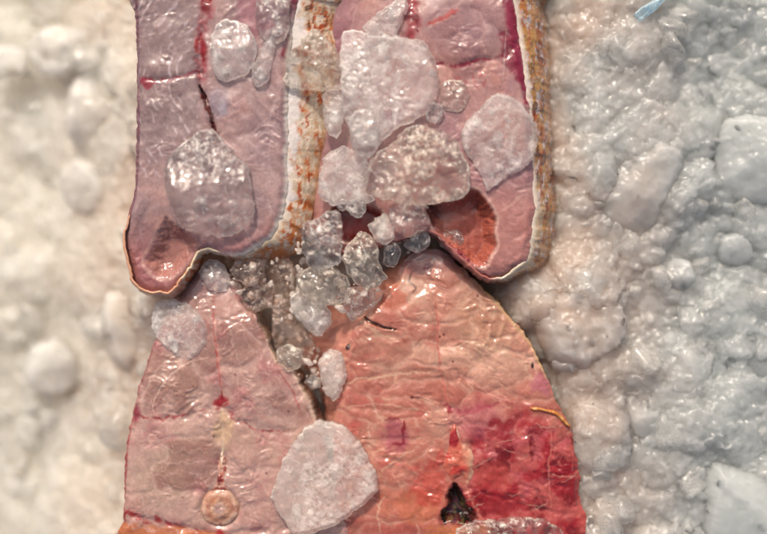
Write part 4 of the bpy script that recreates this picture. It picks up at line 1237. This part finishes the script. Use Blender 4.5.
ice_piece([(288, 302), (298, 291), (312, 298), (326, 307), (332, 320), (320, 337), (311, 334), (296, 318)], 42, 18, I_FROST, "white-edged ice chunk directly below the yellowish one in the centre gap", facets=5, rough=1.6)
ice_piece([(228, 269), (244, 260), (262, 260), (264, 275), (250, 286), (236, 281)], 48, 14, I_GREY, "dark grey glassy ice flake right under the lilac steak's lower edge", facets=5, rough=1.8)
ice_piece([(239, 290), (252, 282), (268, 280), (273, 300), (262, 310), (250, 312), (240, 303)], 38, 16, I_GREY, "dark grey wrinkled ice lump beside the pale steak's shoulder", facets=5, rough=1.9)
ice_piece([(268, 262), (288, 259), (296, 272), (290, 291), (297, 322), (314, 342), (306, 364), (285, 364), (272, 339), (271, 298)], 28, 20, I_GREY, "long brownish-grey ice sheet running down the gap between the lower steaks", facets=4, rough=1.6, lump=4)
ice_piece([(320, 360), (331, 349), (344, 358), (346, 378), (340, 394), (334, 403), (324, 392), (320, 378)], 42, 18, I_MILK, "upright whitish ice piece in the gap, touching the orange steak", facets=4)
ice_piece([(304, 381), (312, 376), (320, 378), (320, 388), (310, 389)], 34, 8, I_CLEAR, "tiny clear ice shard in the dark gap beside the pale steak's rim", facets=3)
ice_piece([(346, 290), (360, 286), (380, 289), (382, 300), (366, 312), (352, 320), (342, 308)], 46, 15, I_CLEAR, "clear ice chunk resting on the orange steak's dark-notched shoulder", facets=5)
ice_piece([(276, 350), (290, 345), (302, 352), (300, 368), (288, 372), (278, 364)], 42, 12, I_WARM, "small gritty ice lump on the pale steak's shoulder rim", facets=4, rough=1.8)
ice_piece([(198, 272), (203, 262), (212, 259), (222, 264), (229, 280), (224, 292), (208, 290)], 40, 15, I_FROST, "frosted ice crystal sitting on the pointed tip of the pale steak", facets=5, rough=1.7)
ice_piece([(156, 302), (170, 299), (188, 304), (202, 317), (208, 332), (206, 348), (190, 360), (174, 356), (158, 341), (151, 326)], 42, 11, I_FROST, "flat frosted ice plate on the pale steak below the belly fold", facets=2, wrim=8)
ice_piece([(304, 429), (320, 421), (344, 427), (358, 442), (366, 456), (374, 470), (379, 488), (366, 504), (350, 516), (332, 528), (312, 534), (292, 535), (278, 514), (271, 498), (276, 480), (285, 455)], 49, 17, I_MILK,
          "large milky white ice slab bridging the two lower steaks", soft=0.6, facets=3, wrim=12, rough=0.9)
ice_piece([(456, 532), (474, 524), (492, 521), (520, 518), (548, 522), (562, 532), (560, 552), (500, 556), (460, 550)], 48, 12, I_WARM, "clear pinkish ice piece at the bottom over the blood-red patch", facets=4)

def fragments():
    """glassy, half-clear splinters melting into the bed"""
    sh, F = lump_shapes(3, 8, 171, facet=1.0)
    global rg
    rg = np.random.default_rng(55)
    V1, F1 = scatter(420, 6, 20, sh, F, (0.1, 0.6), power=1.4)
    P = V1 / S
    V1 = V1 + (S * 0.8) * chips(P[:, :2] + P[:, 2:], 6.0, 5)[:, None] * np.array([0.3, 0.3, 1.0])
    o = make_mesh("ice_splinters", V1, tris=F1, mat=ice_material("wet_ice", 0.2, 0.5, rough=0.03, rvar=0.2, clear=0.3, frost=(0.84, 0.83, 0.80), speck=0.25, fscale=90))
    tag(o, "wet half-clear ice splinters melting together over the packed ice", "ice splinters", kind="stuff")
fragments()

# bits in the bed that stand out as single chunks
gb = "ice chunks standing out of the ice bed"
ice_piece([(654, 138), (672, 140), (685, 150), (684, 170), (676, 186), (668, 205), (655, 226), (640, 240), (622, 236), (604, 216), (596, 194), (600, 178), (615, 168), (630, 152)], 20, 38, I_SOLID, "elongated smooth ice lump standing beside the striped skin steak", gb, soft=1, facets=3, rough=1.2, lump=4, step=1.6)
ice_piece([(548, 292), (566, 284), (590, 284), (612, 292), (626, 312), (628, 336), (614, 352), (600, 366), (574, 372), (552, 362), (540, 344), (535, 318)], 22, 42, I_SOLID, "big round ice ball beside the orange steak's upper edge", gb, soft=1, facets=3, rough=1.6, lump=6, step=1.6)
ice_piece([(728, 120), (748, 113), (772, 116), (800, 124), (800, 200), (768, 204), (738, 200), (720, 188), (718, 150)], 22, 38, I_SOLID, "blocky ice chunk with pale rim at the right-hand edge", gb, soft=0.6, facets=3, lump=3, step=1.6)
ice_piece([(710, 470), (722, 463), (748, 470), (800, 474), (800, 560), (716, 560), (704, 540), (702, 500)], 20, 38, I_SOLID, "broad smooth ice block in the lower right-hand corner", gb, soft=0.6, facets=3, lump=3, step=1.6)
ice_piece([(664, 356), (680, 348), (712, 350), (716, 366), (700, 382), (676, 384), (664, 372)], 24, 18, I_SOLID, "small wedge-shaped ice lump with a bright upper ledge", gb, facets=4, step=1.6)
ice_piece([(700, 345), (724, 338), (764, 326), (790, 330), (790, 372), (750, 392), (712, 384), (700, 366)], 20, 22, I_SOLID, "long ice slab with a shining ridge, beside the wedge-shaped lump", gb, facets=4, step=1.6, lump=3)
ice_piece([(630, 398), (642, 392), (656, 400), (664, 418), (652, 440), (634, 436), (626, 416)], 24, 18, I_SOLID, "small upright oval ice lump level with the orange membrane", gb, facets=3, step=1.6)
ice_piece([(584, 520), (594, 514), (606, 522), (612, 540), (600, 552), (584, 548)], 36, 16, I_SOLID, "small white ice pebble touching the blood-red corner at the bottom", gb, facets=2, step=1.6)
ice_piece([(668, 150), (690, 140), (716, 134), (726, 146), (712, 160), (684, 168)], 22, 16, I_SOLID, "flat bluish ice sliver next to the elongated smooth lump", gb, facets=2, step=1.6)
ice_piece([(664, 268), (676, 258), (692, 262), (698, 280), (684, 292), (668, 286)], 24, 18, I_SOLID, "small rounded ice nugget between the big ball and the smooth lump", gb, facets=3, step=1.6)
ice_piece([(720, 240), (736, 232), (752, 240), (754, 258), (738, 268), (722, 260)], 22, 18, I_SOLID, "knobbly ice nugget below the blocky chunk with the pale rim", gb, facets=4, step=1.6)
ice_piece([(66, 88), (82, 72), (108, 64), (134, 72), (136, 92), (122, 118), (108, 150), (84, 154), (64, 130)], -58, 30, I_SOLID, "large pinkish ice chunk beside the lilac steak's straight edge", gb, soft=0.8, facets=4, lump=5, step=2)
ice_piece([(28, 38), (52, 24), (90, 30), (104, 50), (86, 70), (50, 78), (30, 62)], -62, 25, I_SOLID, "rounded peach-tinted ice chunk above the large pinkish one", gb, soft=0.8, facets=4, lump=5, step=2)
ice_piece([(-14, 52), (10, 44), (26, 56), (20, 74), (-10, 78)], -58, 18, I_SOLID, "small bluish ice chunk at the left-hand edge near the top", gb, facets=4, step=2)
ice_piece([(104, 296), (128, 292), (148, 310), (146, 340), (130, 372), (112, 362), (100, 330)], -32, 23, I_SOLID, "smooth upright ice shard between the belly fold and the pale steak", gb, soft=0.9, facets=3, step=2)
ice_piece([(60, 168), (84, 158), (108, 176), (110, 200), (88, 216), (64, 200)], -58, 25, I_SOLID, "lumpy cream ice chunk below the large pinkish one", gb, soft=0.9, facets=4, lump=4, step=2)
ice_piece([(26, 352), (52, 340), (74, 356), (72, 384), (46, 396), (24, 380)], -68, 25, I_SOLID, "cream ice chunk level with the pale steak's shoulder", gb, soft=0.9, facets=4, lump=4, step=2)
ice_piece([(636, 12), (640, 20), (648, 15), (660, 6), (672, -8), (664, -10), (650, 2), (640, 8)], 48, 7, I_BLUE_GLINT, "narrow ice shard at the top edge, coloured pale blue in place of a reflection", gb, soft=0.3, facets=2, rag=0.4, rough=0.5)  # shard added to carry the blue reflection as its own colour

# ------------------------------------------------------------------ fine grains: far too many and too small to count
def grains():
    g = np.random.default_rng(99)
    sh, F = lump_shapes(2, 6, 71, facet=1.0)
    areas = [((300, 285), (46, 34), 36, 34, 58, 1.6, 5), ((292, 320), (26, 44), 22, 26, 48, 1.6, 5.5), ((392, 236), (24, 16), 30, 44, 62, 1.5, 4), ((255, 285), (26, 22), 28, 36, 54, 1.5, 4.5),
             ((322, 248), (24, 20), 26, 60, 84, 1.2, 3.2), ((362, 286), (22, 16), 24, 48, 64, 1.5, 4), ((312, 368), (14, 24), 30, 22, 40, 1.2, 3.6)]
    Vs, Fs, base = [], [], 0
    for (c, sd, n, z0, z1, r0, r1) in areas:
        for k in range(n):
            x = c[0] + np.clip(g.normal(), -1.7, 1.7) * sd[0] * 0.6; y = c[1] + np.clip(g.normal(), -1.7, 1.7) * sd[1] * 0.6
            r = r0 + (r1 - r0) * g.uniform() ** 1.8
            q = g.normal(size=(3, 3)); q, _ = np.linalg.qr(q)
            X = ((sh[g.integers(6)] * g.uniform(0.45, 1.5, 3)) @ q.T) * r
            z = g.uniform(z0, z1)
            Vs.append(np.column_stack([(x - CX + X[:, 0]) * S, (CY - y + X[:, 1]) * S, (z + X[:, 2]) * S])); Fs.append(F + base); base += len(X)
    o = make_mesh("ice_grains", np.vstack(Vs), tris=np.vstack(Fs), mat=ice_material('grain_ice', 0.3, 0.7, rough=0.03, clear=0.5, frost=(0.97, 0.87, 0.80), speck=0.3, fscale=140))
    tag(o, "fine glassy ice grains packed between the chunks in the centre gap", "ice grains", kind="stuff")
grains()
